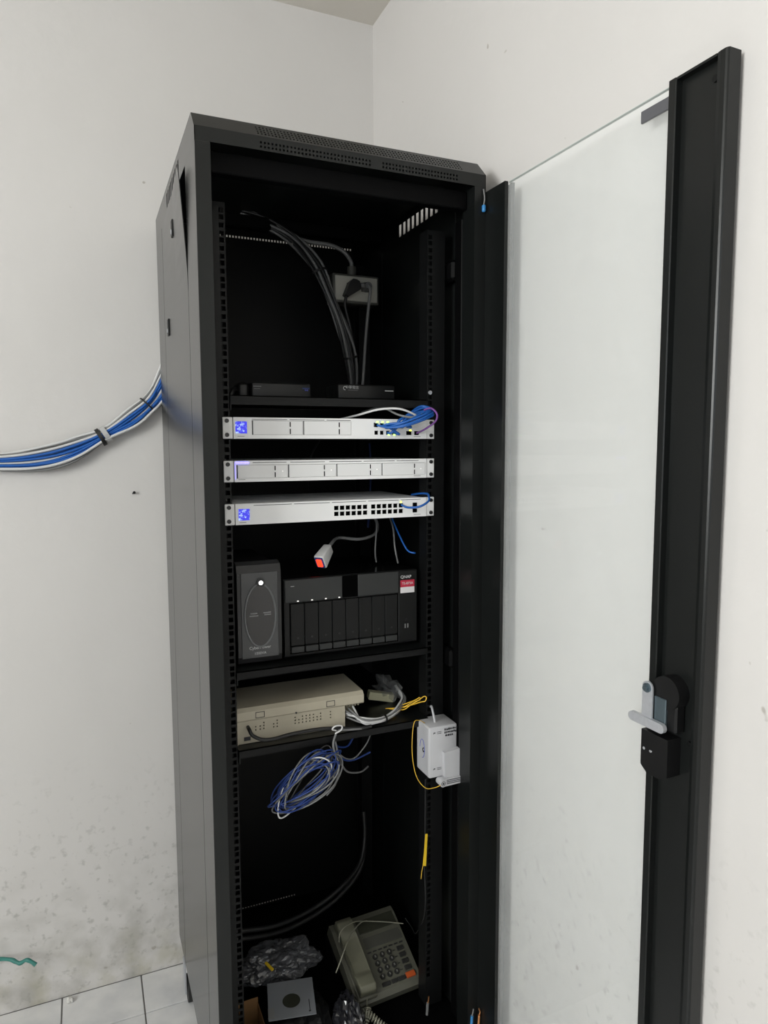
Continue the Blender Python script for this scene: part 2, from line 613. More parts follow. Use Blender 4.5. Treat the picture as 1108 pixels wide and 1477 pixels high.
# corner posts: folded steel, the front ones show a narrow face
for sx in (0, 1):
    fx = (lambda x: x) if sx == 0 else (lambda x: 0.6 - x)
    pts = [(0, 0), (.027, 0), (.027, .05), (.024, .05), (.024, .003), (.002, .003), (.002, .126), (0, .126)]
    MB().prism([(fx(a), b) for a, b in pts], ZB, 2.0998).build('front_post', 'black_side_lit' if sx == 0 else 'black_coat', cab)
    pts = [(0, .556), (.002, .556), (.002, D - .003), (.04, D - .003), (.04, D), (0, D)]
    MB().prism([(fx(a), b) for a, b in pts], ZB, 2.0998).build('rear_post', 'black_side_lit' if sx == 0 else 'black_coat', cab)
# black front faces of the posts
for sx in (0, 1):
    a, b = (0.0006, .0274) if sx == 0 else (.5726, .5994)
    MB().box(a, b, -0.0012, 0.0, ZB, 2.098).build('post_face', 'black_coat', cab)
# beams
MB().box(.027, .573, 0.030, .055, 2.060, 2.098, 0.002).build('top_beam', 'black_shaded', cab)
MB().box(.027, .573, 0.002, .028, ZB, .165, 0.002).build('bottom_beam', 'black_coat', cab)
MB().box(.04, .56, D - .02, D - .003, ZB, .15).build('rear_bottom_beam', 'black_shaded', cab)
MB().box(.003, .597, .03, D - .02, .145, .15).build('floor_pan', 'black_shaded', cab)
for y in (.49,):
    MB().box(.03, .57, y, y + .03, 2.11, 2.14, .003).build('ceiling_rail', 'black_shaded', cab)
# top cover: beveled front, perforated; skirts leave room for the side panels
MB().box(0, .6, .035, D, ZT - .002, ZT).build('top_cover', 'black_coat', cab)
cover = C.objects['top_cover']
hol = []
for c in range(58):
    x = .118 + c * .0072
    for r_ in range(2):
        if .335 < x < .362:
            continue
        hol.append((x + r_ * .0, x + .0036 + r_ * .0, 2.1045 + r_ * .0075, 2.1082 + r_ * .0075))
fr_ = MB().plate((0, .6), (2.10, 2.125), hol, 0, .0015, 'y')
fr_.build('cover_front', 'black_coat', cab)
sl = Vector((0, .035, .035))
hol = []
for c in range(64):
    x = .115 + c * .0068
    for r_ in range(4):
        hol.append((x, x + .0034, .007 + r_ * .0088, .0116 + r_ * .0088))


def slope(p):    # p.x, p.y(thickness), p.z(distance up the bevel)
    t = p.z / 0.0495
    return Vector((p.x, t * .035 + p.y * .7, 2.125 + t * .035 - p.y * .7))


MB().plate((0, .6), (0, .0495), hol, 0, .0015, 'y', slope).build('cover_bevel', 'black_coat', cab)
for sx in (0, 1):
    x0, x1 = (0, .0015) if sx == 0 else (.5985, .6)
    mt = 'black_side_lit' if sx == 0 else 'black_coat'
    MB().prism([(0, 2.10), (.128, 2.10), (.128, ZT - .002), (.035, ZT - .002), (0, 2.125)], x0, x1, 'x').build('cover_skirt', mt, cab)
    slots = [(.215 + .026 * i, .229 + .026 * i, 2.114, 2.145) for i in range(9)]
    MB().plate((.128, D), (2.10, ZT - .002), slots, x0, x0 + .0005, 'x').build('cover_skirt', mt, cab)
# rear panel with a row of vent holes top and bottom
hol = [(.10 + .0085 * i, .1045 + .0085 * i, 2.136, 2.142) for i in range(54)] + [(.10 + .0085 * i, .1045 + .0085 * i, .155, .160) for i in range(30)]
MB().plate((.04, .56), (.15, 2.158), hol, D - .006, D - .0045, 'y').build('rear_panel', 'rear_shaded', cab)


for x0, x1 in ((.0015, .04), (.56, .5985)):
    MB().box(x0, x1, D - .006, D - .0005, 2.0985, ZT - .002).build('rear_header', 'black_shaded', cab)


# side panels: slotted near the top; the left one has sprung out at its upper front corner
def bulge(p):
    k = max(0.0, min(1.0, (p.z - 1.88) / 0.22))
    f = max(0.0, min(1.0, (.40 - p.y) / .272))
    return Vector((p.x - .014 * k ** 1.2 * f, p.y + .0 * k, p.z))


# dummy thin cuts give the sheet enough rows to bend
bend = [(.30, .3001, z, z + .0001) for z in (1.86, 1.90, 1.94, 1.98, 2.02, 2.06)]
spl = MB().plate((.1295, .5525), (ZB + .004, 2.101), bend, 0.0, .0015, 'x', bulge).build('side_panel', 'black_side_lit', cab)
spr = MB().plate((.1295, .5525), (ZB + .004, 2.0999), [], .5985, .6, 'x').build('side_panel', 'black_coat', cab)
for z, y, h in ((2.035, .32, .018), (1.845, .47, .02)):
    bx_ = bulge(Vector((0, y, z))).x
    MB().box(bx_ - .003, bx_ + .001, y - .011, y + .011, z - h, z + h, .0015).build('lock', 'rail_black', spl)
    MB().cyl((bx_ - .0045, y, z - h * .4), (bx_ - .002, y, z - h * .4), .005, n=10).build('lock_pin', 'zinc', spl)
# mounting rails with square holes every third of a unit
zr0 = 0.20


def rail(x0, x1, hx0, hx1, y, d):
    hol, z = [], zr0 + .01
    z0 = 1.5735 - 30 * .04445
    for u in range(42):
        for t in (.0064, .0222, .0381):
            zz = z0 + u * .04445 + t
            if .19 < zz < 2.03:
                hol.append((hx0, hx1, zz - .0048, zz + .0048))
    b = MB().plate((x0, x1), (.165, 2.04), hol, y, y + .002, 'y')
    ex = x1 if hx1 < .3 else x0
    s_ = -1 if hx1 < .3 else 1
    b.box(min(ex, ex + s_ * .002), max(ex, ex + s_ * .002), y + .002, y + d, .165, 2.04)
    return b


rail(.030, .0746, .0622, .0717, .1245, .04).build('mounting_rail', 'rail_black', cab)
rail(.5254, .570, .5283, .5378, .1245, .04).build('mounting_rail', 'rail_black', cab)
rail(.030, .0746, .0622, .0717, .58, -.03).build('mounting_rail', 'rail_black', cab)
rail(.5254, .570, .5283, .5378, .58, -.03).build('mounting_rail', 'rail_black', cab)
# inner ribs on the right-hand wall (folded stiffeners seen as thin bright edges)
MB().box(.574, .5985, .055, .085, .17, 2.05, .002).build('side_rib', 'black_shaded', cab)
MB().box(.585, .5985, .20, .23, .17, 2.05, .002).build('side_rib', 'black_shaded', cab)
MB().box(.576, .5985, .10, .20, 1.03, 1.075, .006).build('side_bracket', 'black_shaded', cab)
MB().box(.576, .5985, .10, .20, 1.93, 1.975, .006).build('side_bracket', 'black_shaded', cab)
# casters
for cx_ in (.020, .580):
    for cy_ in (.09, .585):
        c = MB().box(max(.002, cx_ - .035), min(.598, cx_ + .035), cy_ - .03, cy_ + .03, .118, ZB)
        c.box(cx_ - .022, cx_ - .018, cy_ - .016, cy_ + .022, .03, .118)
        c.box(cx_ + .018, cx_ + .022, cy_ - .016, cy_ + .022, .03, .118)
        cc = c.build('caster', 'zinc', cab)
        MB().cyl((cx_ - .015, cy_, .036), (cx_ + .015, cy_, .036), .036, n=24).build('wheel', 'rubber', cc)
# earthing wire with a blue lug by the top hinge
MB().tube([(.592, -.004, 2.094), (.5925, -.008, 2.075), (.592, -.006, 2.062)], .0016, 6).build('hinge_wire', 'cable_grey', cab)
MB().box(.588, .596, -.010, -.002, 2.047, 2.062, .003, 2).build('hinge_lug', 'blue_cap', cab)

# ---- glass door, hinged on the right, standing open a little past ninety degrees
door = MB()
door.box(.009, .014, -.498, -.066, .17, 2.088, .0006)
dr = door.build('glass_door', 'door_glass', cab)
for vtx in dr.data.vertices:
    vtx.co += WORLD[cab.as_pointer()]
WORLD[dr.as_pointer()] = Vector((0, 0, 0))
dr.location = Vector((.5992, -.0015, 0)) - WORLD[cab.as_pointer()]
dr.rotation_euler = (0, 0, R(1.6))
# hinge stile: folded channel
MB().prism([(0, 0), (.024, 0), (.024, -.070), (.015, -.070), (.015, -.066), (.020, -.066), (.020, -.006), (.003, -.006), (.003, -.062), (.008, -.062), (.008, -.070), (0, -.070)][::-1], .16, 2.09).build('hinge_stile', 'black_coat', dr)
# latch stile: lip at the glass, sunk channel, flat, proud rib at the free edge
lat = MB()
pr = [(.002, -.488), (.0, -.489), (.0, -.5005), (.0015, -.502), (.012, -.503), (.012, -.572), (.001, -.5725), (.0, -.578), (.0, -.5855), (.0013, -.5882), (.0032, -.590), (.025, -.590), (.025, -.488), (.0150, -.488), (.0150, -.499), (.008, -.499), (.008, -.488)]
lat.prism(pr, .16, 2.092)
lat.box(.001, .024, -.571, -.503, 2.0885, 2.092)
lat.build('latch_stile', 'black_coat', dr)
MB().cyl((.0125, -.562, 2.065), (.009, -.562, 2.065), .005, n=12).build('rivet', 'rail_black', dr)
MB().cyl((.0125, -.562, 1.105), (.009, -.562, 1.105), .004, n=12).build('rivet', 'rail_black', dr)
MB().box(.0045, .0085, -.488, -.430, 2.056, 2.074, .0005).build('corner_pad', 'seal', dr)
MB().box(.0088, .0142, -.489, -.070, 2.088, 2.0892).build('glass_edge', 'glass_edge', dr)
# latch
MB().cyl((.012, -.532, 1.178), (-.010, -.532, 1.178), .026, n=28).build('latch_housing', 'black_plastic', dr)
MB().box(-.008, .012, -.552, -.508, 1.118, 1.178, .003).build('latch_body', 'black_plastic', dr)
b = MB().box(-.012, -.004, -.535, -.512, 1.120, 1.168, .001)
b.build('latch_bracket', 'zinc_dark', dr)
lev = []
for i in range(13):
    a = math.pi * i / 12
    lev.append((-.5015 - .0105 * math.cos(a), 1.178 + .0105 * math.sin(a)))
lev += [(-.491, 1.127), (-.512, 1.127)]
MB().prism(lev, -.016, -.0135, 'x').build('latch_lever', 'zinc', dr)
b = MB()
b.cyl((-.016, -.5015, 1.178), (-.0185, -.5015, 1.178), .0075, n=18)
b.cyl((-.0185, -.5015, 1.178), (-.0225, -.5015, 1.178), .0048, n=6, smooth=False)
b.build('latch_bolt', 'zinc_dark', dr)
# cross bar: rounded ends, leaning outwards at its foot
bar = []
for i in range(9):
    a = -math.pi / 2 + math.pi * i / 8
    bar.append((-.4745 + .0075 * math.cos(a), 1.1235 + .0075 * math.sin(a)))
for i in range(9):
    a = math.pi / 2 + math.pi * i / 8
    bar.append((-.533 + .0075 * math.cos(a), 1.1235 + .0075 * math.sin(a)))
MB().prism(bar, -.0205, -.0135, 'x').build('latch_bar', 'zinc', dr)
lb = MB().prism([(-.492, 1.108), (-.545, 1.108), (-.545, 1.048), (-.533, 1.040), (-.505, 1.040), (-.492, 1.050)], -.016, .012, 'x')
lk = lb.build('lock_case', 'black_plastic', dr)
for y in (-.4985, -.5125):
    MB().cyl((-.0165, y, 1.078 - (y + .4985) * .1), (-.0155, y, 1.078), .0024, n=10).build('lock_screw', 'led_soft' if False else 'zinc', dr)

# ================================================================== shelves
MB()


def shelf(ztop, y0, y1, lip, label):
    t = thing('rack_shelf', label, 'shelf', (.3, (y0 + y1) / 2, ztop - .003), group='black rack shelves')
    MB().box(.0755, .5245, y0, y1, ztop - .002, ztop).build('tray', 'black_coat', t)
    MB().box(.0755, .5245, y0, y0 + .002, ztop - lip, ztop).build('front_lip', 'rail_black', t)
    for x in (.0755, .5225):
        MB().box(x, x + .002, y0 + .002, y1, ztop - .03, ztop - .002).build('side_flange', 'black_coat', t)
    return t


shelf(1.662, .118, .56, .019, 'topmost black rack shelf, carrying two flat dark boxes')
shelf(1.0835, .118, .56, .016, 'middle black rack shelf under the drive bay box and tower')
shelf(.9135, .112, .56, .017, 'lowest black rack shelf, under the beige box')
t = thing('shelf_screw', 'small bright screw head beside the right end of the top shelf', 'screw', (.5325, .1235, 1.675))
MB().cyl((.5325, .1245, 1.679), (.5325, .1215, 1.679), .0045, n=12).build('screw_head', 'zinc', t)

# ================================================================== white one-unit appliances
EH = .0437


def unit(name, label, cat, zb, depth, holes):
    t = thing(name, label, cat, (.3, .122, zb), group='white one-unit rack appliances')
    MB().box(.0815, .5185, .1215, .1215 + depth, zb + .001, zb + EH - .001).build('body', 'white_alu', t)
    MB().plate((.0800, .5200), (zb, zb + EH), holes, .1165, .1213, 'y').build('faceplate', 'white_alu', t)
    MB().box(.0802, .5198, .1209, .12135, zb + .001, zb + EH - .001).build('backing', 'void', t)
    for x0, x1 in ((.0587, .0792), (.5208, .5413)):
        e = MB().box(x0, x1, .1185, .1235, zb, zb + EH, .001).build('ear', 'white_alu', t)
        xc = x0 + .0085 if x0 < .3 else x1 - .0085
        for dz in (.0078, .0365):
            s_ = MB().cyl((xc, .1185, zb + dz), (xc, .1155, zb + dz), .0045, .004, n=14).build('screw', 'screw', e)
    return t


def seams(t, zb, cuts):
    for a, b in cuts:
        MB().box(a, b, .1162, .1166, zb + EH - .0045, zb + EH - .0035).build('vent_slot', 'void', t)


def bay(t, x0, x1, z0, z1, led=None):
    s = MB().box(x0 + .0024, x1 - .0006, .1158, .1205, z0 + .0004, z1 - .0006, .0004).build('drive_tray', 'white_tray', t)
    xl = x0 + (x1 - x0) * .735
    m = (z0 + z1) / 2
    for za, zb_ in ((z0 + .0015, m - .002), (m + .002, z1 - .0025)):
        MB().box(xl, xl + .0022, .1154, .1160, za, zb_).build('latch_slot', 'void', s)
    if led:
        xc = x1 - .0115
        MB().cyl((xc, .1158, m), (xc, .1153, m), .0011, n=8).build('status_light', led, s)


def port(t, x, z, wd=.0092, ht=.0088, mat='void'):
    o = MB()
    o.box(x - wd / 2 + .0004, x + wd / 2 - .0004, .1196, .1207, z - ht / 2, z + ht / 2)
    o.box(x - wd / 2 + .0004, x + wd / 2 - .0004, .1170, .1207, z + ht / 2 - .0012, z + ht / 2)
    return o.build('port', mat, t)


# --- top: gateway with two bays and eight ports
zb = 1.5735
B1 = [(.1180, .2268, zb + .0082, zb + .0376), (.2275, .3360, zb + .0082, zb + .0376)]
px1 = [.3960, .4095, .4240, .4385]
P1 = [(x - .0046, x + .0046, zb + z - .0044, zb + z + .0044) for x in px1 for z in (.0135, .0300)]
SF = [(.4690, .4830, zb + .0085, zb + .0175), (.4890, .5015, zb + .0085, zb + .0175)]
SC1 = (.0838, .1080, zb + .0105, zb + .0355)
u1 = unit('rack_gateway', 'top white rack unit with two drive trays and looping blue cords', 'network device', zb, .30, B1 + P1 + SF + [SC1])
MB().box(SC1[0] + .0003, SC1[1] - .0003, .1163, .1207, SC1[2] + .0003, SC1[3] - .0003).build('screen', 'blue_screen', u1, label='glowing blue square screen')
seams(u1, zb, ((.118, .193), (.198, .275), (.28, .335)))
for x0, x1, z0, z1 in B1:
    bay(u1, x0, x1, z0, z1, None)
for i, x in enumerate(px1):
    for z in (.0135, .0300):
        p_ = port(u1, x, zb + z)
for x0, x1, z0, z1 in SF:
    MB().box(x0 + .0008, x1 - .0008, .118, .1205, z0 + .0008, z1 - .0008).build('uplink_port', 'void', u1)
for x, z, m in ((.3985, .0370, 'led_green'), (.4110, .0370, 'led_green'), (.4235, .0370, 'led_green'), (.4260, .0090, 'led_green'), (.4395, .0090, 'led_green'), (.4795, .0190, 'led_yellow')):
    MB().box(x - .0028, x + .0028, .1158, .1170, zb + z - .0018, zb + z + .0018, .0006).build('port_light', m, u1)
for x in (.3955, .3955):
    pass
MB().box(.3895, .3925, .1160, .1166, zb + .026, zb + .0355).build('port_mark', 'ink', u1)
# --- middle: recorder with four bays
zb = 1.4846
B2 = [(.0845, .1925, zb + .0072, zb + .0350), (.1932, .3008, zb + .0072, zb + .0350), (.3015, .4078, zb + .0072, zb + .0350), (.4085, .5170, zb + .0072, zb + .0350)]
u2 = unit('rack_recorder', 'middle white rack unit with four drive trays and a blue light bar', 'network device', zb, .32, B2)
seams(u2, zb, ((.118, .19), (.198, .275), (.285, .36), (.365, .44), (.445, .50)))
for q in B2:
    bay(u2, *q, 'led_soft')
MB().box(.0825, .1100, .1150, .1166, zb + .0382, zb + .0412, .0005).build('light_bar', 'led_blue', u2, label='glowing blue light bar')
MB().box(.0815, .0820, .1160, .1166, zb + .006, zb + .0412).build('light_bar', 'led_blue', u2)
# --- bottom: 24-port switch
zb = 1.3957
px3 = [.3005 + .01355 * i for i in range(6)] + [.3880 + .01355 * i for i in range(6)]
P3 = [(x - .0055, x + .0055, zb + z - .0048, zb + z + .0048) for x in px3 for z in (.0142, .0272)]
SF = [(.4850, .4975, zb + .0095, zb + .0185), (.4850, .4975, zb + .0235, zb + .0325)]
SC3 = (.0862, .1098, zb + .0090, zb + .0330)
u3 = unit('rack_switch', 'lowest white rack unit with a double row of black ports', 'network device', zb, .26, P3 + SF + [SC3])
MB().box(SC3[0] + .0003, SC3[1] - .0003, .1163, .1207, SC3[2] + .0003, SC3[3] - .0003).build('screen', 'blue_screen', u3, label='glowing blue square screen')
seams(u3, zb, ((.118, .20), (.205, .285), (.29, .37), (.375, .45), (.455, .505)))
for x in px3:
    for z in (.0142, .0272):
        port(u3, x, zb + z, .0110, .0094)
for x0, x1, z0, z1 in SF:
    MB().box(x0 + .0008, x1 - .0008, .118, .1205, z0 + .0008, z1 - .0008).build('uplink_port', 'void', u3)
MB().box(.4535, .4575, .1155, .1170, zb + .0330, zb + .0372, .0006).build('port_light', 'led_yellow', u3)
for t, z in ((u1, 1.5735), (u3, 1.3957), (u2, 1.4846)):
    MB().box(.0880, .1020, .1161, .1166, z + .0045, z + .0055).build('caption', 'print_grey', t)
    MB().box(.4880, .5050, .1161, .1166, z + .0045, z + .0055).build('caption', 'print_grey', t)

# --- cords on the gateway
base = [(.413, .085, 1.601), (.441, .058, 1.606), (.483, .052, 1.622), (.511, .068, 1.634), (.500, .088, 1.638), (.468, .086, 1.626), (.443, .090, 1.606)]
prt = [((.3985, .116, 1.6035), (.4385, .116, 1.6035)), ((.4120, .116, 1.6035), (.4385, .117, 1.6035)), ((.4240, .116, 1.6035), (.4240, .117, 1.5870)), ((.4385, .116, 1.5870), (.4690, .112, 1.600)), ((.4100, .112, 1.6005), (.4500, .112, 1.6000))]
for k, (a, e) in enumerate(prt):
    j = lambda s_: Vector((random.uniform(-s_, s_), random.uniform(-s_, s_), random.uniform(-s_, s_)))
    pts = [Vector(a), Vector(a) + Vector((.004, -.018, -.003))]
    for q in base:
        pts.append(Vector(q) + j(.004) + Vector((0, .0025 * k, (k - 2) * .0022)))
    pts += [Vector(e) + Vector((.002, -.015, 0)), Vector(e)]
    MB().tube(pts, .0027, 8, 6).build('patch_cord', 'cable_blue', label='blue patch cord looping from the ' + ('first upper', 'second upper', 'third upper', 'last lower', 'innermost upper')[k] + ' port of the top rack unit', cat='cable', group='blue patch cords on the top rack unit')
MB().tube([(.4955, .116, 1.5865), (.503, .085, 1.596), (.517, .066, 1.612), (.518, .062, 1.628), (.506, .066, 1.640), (.490, .07, 1.636)], .0022, 8).build('patch_cord', 'cable_purple', label='thin purple patch cord outermost in the loop on the top rack unit', cat='cable')
MB().tube([(.345, .22, 1.619), (.360, .14, 1.626), (.393, .095, 1.637), (.433, .075, 1.638), (.470, .075, 1.626), (.478, .08, 1.618), (.455, .085, 1.604), (.4400, .116, 1.6035)], .0024, 8).build('patch_cord', 'cable_white', label='white cord arching over the top edge of the top rack unit', cat='cable')
MB().tube([(.395, .20, 1.636), (.414, .13, 1.643), (.436, .088, 1.626), (.462, .070, 1.620), (.482, .064, 1.628)], .0024, 8).build('patch_cord', 'cable_grey', label='second pale cord running into the blue loop from behind', cat='cable')
# --- cord on the switch
MB().tube([(.4570, .116, 1.4240), (.461, .09, 1.420), (.480, .070, 1.423), (.503, .072, 1.434), (.513, .09, 1.444), (.520, .112, 1.4475), (.5225, .15, 1.446), (.523, .2, 1.44)], .0025, 8).build('patch_cord', 'cable_blue', label='short blue cord bending out of the switch, last port', cat='cable')

# --- cables dropping behind the units
MB().tube([(.523, .47, 1.565), (.5225, .46, 1.496), (.515, .45, 1.413), (.505, .44, 1.335)], .003, 7).build('drop_cable', 'cable_navy', label='dark blue cable dropping at the right behind the rack units', cat='cable')
MB().tube([(.499, .28, 1.392), (.495, .22, 1.348), (.503, .185, 1.309), (.516, .17, 1.302), (.5235, .19, 1.30)], .0022, 7).build('drop_cable', 'cable_blue', label='thin blue cable curling right below the switch', cat='cable')
MB().tube([(.500, .30, 1.392), (.490, .24, 1.36), (.478, .20, 1.313), (.486, .20, 1.275)], .0022, 7).build('drop_cable', 'cable_grey', label='pale thin cable hanging below the switch onto the drive bay box', cat='cable')
MB().tube([(.470, .30, 1.392), (.455, .26, 1.355), (.447, .25, 1.30), (.450, .25, 1.272)], .002, 7).build('drop_cable', 'cable_grey', label='left one of the pale thin cables hanging below the switch', cat='cable')
MB().tube([(.374, .455, 1.573), (.348, .45, 1.53), (.342, .46, 1.464), (.345, .47, 1.44)], .0028, 7).build('drop_cable', 'cable_dark', label='dark grey cable between the top two rack units, left of middle', cat='cable')

# ================================================================== top shelf: two flat dark boxes
def flatbox(label, x0, x1, y0, y1, z0, z1):
    t = thing('network_box', label, 'network box', ((x0 + x1) / 2, (y0 + y1) / 2, z0), group='flat dark boxes on the top shelf')
    MB().box(x0, x1, y0, y1, z0, z1, .004, 2).build('case', 'dark_plastic', t)
    MB().box(x0 + .004, x1 - .004, y0 - .0006, y0 + .001, z0 + .008, z0 + .010).build('seam', 'void', t)
    return t


n1 = flatbox('left flat dark box on the top shelf with a small bluish mark', .160, .304, .30, .42, 1.662, 1.706)
text('●●', .005, 'blue_ink', n1, front(.292, .2996, 1.690), 'front_mark')
MB().box(.164, .183, .2990, .2997, 1.6955, 1.6975).build('front_mark', 'print_grey', n1)
MB().box(.166, .180, .2990, .2997, 1.6905, 1.6915).build('front_mark', 'print_grey', n1)
MB().box(.282, .300, .2990, .2997, 1.693, 1.696).build('front_mark', 'cable_navy', n1)
n2 = flatbox('right flat dark box on the top shelf with white lettering', .372, .524, .30, .40, 1.662, 1.7085)
text('中華電信', .0088, 'print_white', n2, front(.4085, .2996, 1.7005))
MB().box(.398, .424, .2990, .2997, 1.6935, 1.6945).build('front_mark', 'print_grey', n2)
MB().box(.496, .519, .2990, .2997, 1.6935, 1.6958).build('front_mark', 'print_white', n2)
ring = MB()
ring.tube([(.390 + .0042 * math.cos(a), .2992, 1.6985 + .0042 * math.sin(a)) for a in [math.pi * 2 * i / 14 for i in range(12)]], .0011, 5, raw=True)
ring.build('logo', 'print_white', n2)
bl = MB().box(.130, .158, .31, .36, 1.662, 1.705, .008, 2)
bl.tube([(.132, .33, 1.69), (.118, .30, 1.686), (.108, .29, 1.668)], .006, 8)
bl.build('power_adapter', 'cable_black', label='black power adapter left of the flat boxes on the top shelf', cat='adapter')

# outlet box on the right rear rail
ot = thing('outlet_box', 'grey wall socket box hanging in the upper right of the rack', 'outlet', (.478, .45, 1.934))
MB().box(.413, .544, .45, .50, 1.934, 2.0085, .003, 2).build('case', 'outlet_frame', ot)
MB().box(.419, .5385, .446, .4505, 1.9395, 2.003, .0015).build('faceplate', 'outlet_face', ot)
MB().cyl((.476, .475, 2.0085), (.476, .475, 2.034), .012, n=14).build('cable_gland', 'outlet_frame', ot)
MB().tube([(.255, .505, 2.126), (.31, .492, 2.102), (.36, .485, 2.09), (.418, .48, 2.086), (.455, .478, 2.072), (.474, .475, 2.048), (.476, .475, 2.030)], .0055, 8).build('supply_cable', 'cable_grey', ot)
for x, z, nm in ((.462, 1.974, 'a'), (.503, 1.976, 'b')):
    MB().box(x - .011, x + .011, .4452, .4465, z - .011, z + .011, .0008).build('socket', 'outlet_frame', ot)
pg = thing('power_plug', 'black angled power plug in the left socket of the outlet box', 'plug', (.456, .43, 1.95))
b = MB()
b.prism([(.470, 1.990), (.478, 1.986), (.482, 1.972), (.479, 1.964), (.447, 1.944), (.438, 1.950), (.452, 1.984), (.460, 1.991)], .420, .445, 'y')
b.build('plug_body', 'cable_black', pg)
MB().tube([(.446, .432, 1.952), (.440, .425, 1.938), (.440, .43, 1.92), (.455, .435, 1.87), (.470, .44, 1.80), (.480, .45, 1.72), (.482, .47, 1.672)], .0042, 8).build('plug_cable', 'cable_dark', pg)
pg = thing('power_plug', 'grey round power plug in the right socket of the outlet box', 'plug', (.503, .43, 1.95))
b = MB().cyl((.503, .445, 1.977), (.503, .420, 1.977), .013, .0095, n=18)
b.box(.482, .503, .425, .444, 1.971, 1.984, .003, 2)
b.build('plug_body', 'plug_grey', pg)
MB().tube([(.503, .422, 1.977), (.504, .412, 1.962), (.501, .415, 1.93), (.498, .43, 1.85), (.495, .44, 1.76), (.492, .45, 1.672)], .0042, 8).build('plug_cable', 'cable_grey', pg)

# grey bundle sweeping down from the roof
bd = thing('cable_bundle', 'grey cable bundle sweeping down inside the top of the rack', 'cable bundle', (.43, .46, 1.664))
core = [(.195, .53, 2.150), (.259, .50, 2.124), (.318, .47, 2.087), (.364, .44, 2.021), (.392, .425, 1.950), (.425, .42, 1.875), (.450, .43, 1.81), (.468, .45, 1.735), (.476, .475, 1.672)]
cp = spline(core, 4)
for k in range(9):
    a = 2 * math.pi * k / 8
    rr = .0105 if k < 8 else 0
    wv = random.uniform(0, 6)
    pts = []
    for i, q in enumerate(cp):
        t = (cp[min(i + 1, len(cp) - 1)] - cp[max(i - 1, 0)]).normalized()
        n1_ = t.cross(Vector((0, 1, 0))).normalized()
        n2_ = t.cross(n1_)
        sp = 1.0 + .35 * math.sin(i * .5 + wv)
        pts.append(q + n1_ * rr * sp * math.cos(a + i * .03) * 1.2 + n2_ * rr * sp * math.sin(a + i * .03) * .8)
    MB().tube(pts, .0034, 7, raw=True).build('cable', ('cable_grey', 'cable_dark', 'cable_grey', 'cable_dark')[k % 4], bd)


def tie(cpts, i, r, wd, parent, mat='cable_black', name='cable_tie', flat=1.0):
    t = (cpts[i + 1] - cpts[i - 1]).normalized()
    n1_ = t.cross(Vector((0, 1, 0))).normalized()
    n2_ = t.cross(n1_)
    b = MB()
    n = 20
    vs = []
    for dt, rr in ((-wd / 2, r), (wd / 2, r), (wd / 2, r - .002), (-wd / 2, r - .002)):
        vs += [cpts[i] + t * dt + n1_ * rr * math.cos(2 * math.pi * k / n) + n2_ * rr * flat * math.sin(2 * math.pi * k / n) for k in range(n)]
    fs = []
    for q in range(4):
        for k in range(n):
            fs.append((q * n + k, ((q + 1) % 4) * n + k, ((q + 1) % 4) * n + (k + 1) % n, q * n + (k + 1) % n))
    b.add(vs, fs)
    return b.build(name, mat, parent)


tie(cp, 13, .0205, .006, bd, flat=.75)
tie(cp, 25, .0205, .005, bd, flat=.75)

# ================================================================== middle shelf: tower, drive bay box, lit switch
ZS = 1.0835
up_ = thing('backup_battery', 'narrow dark tower battery unit with an oval front panel', 'battery backup', (.134, .29, ZS))
MB().box(.0865, .1815, .166, .42, ZS, 1.300, .006, 2).build('case', 'black_plastic', up_)
bz = MB()
pr = [(.166, ZS + .003), (.154, ZS + .006), (.150, ZS + .02), (.150, 1.285), (.157, 1.303), (.172, 1.309), (.19, 1.307), (.19, 1.298), (.167, 1.296)]
bz.prism([(a, b) for a, b in pr], .086, .182, 'x')
bz.build('bezel', 'ups_bezel', up_)
MB().box(.0935, .1745, .1478, .1505, 1.100, 1.288, .001).build('front_panel', 'ups_silver', up_)
el = []
for i in range(32):
    a = 2 * math.pi * i / 32
    el.append((.1345 + .0335 * math.cos(a), 1.1935 + .0690 * math.sin(a)))
er = MB()
er.tube([(x, .1475, z) for x, z in el] + [(el[0][0], .1475, el[0][1])], .0024, 6, raw=True)
er.build('oval_rim', 'ups_rim', up_)
MB().prism([(.1345 + (x - .1345) * .96, 1.1935 + (z - 1.1935) * .97) for x, z in el], .1466, .1480, 'y').build('oval_window', 'ups_window', up_)
MB().cyl((.1362, .1465, 1.2655), (.1362, .1435, 1.2655), .0095, n=20).build('button_rim', 'ups_bezel', up_)
MB().cyl((.1362, .1437, 1.2655), (.1362, .1425, 1.2655), .0046, n=16).build('power_button', 'led_white', up_, label='white glowing power button')
for x0, x1, z in ((.113, .128, 1.199), (.111, .130, 1.1935), (.141, .158, 1.199), (.143, .158, 1.1945)):
    MB().box(x0, x1, .1461, .1467, z - .0013, z + .0013).build('front_mark', 'print_grey', up_)
text('CyberPower', .0092, 'print_white', up_, front(.1330, .1474, 1.1225))
text('1000VA', .0082, 'print_white', up_, front(.1330, .1474, 1.1100))

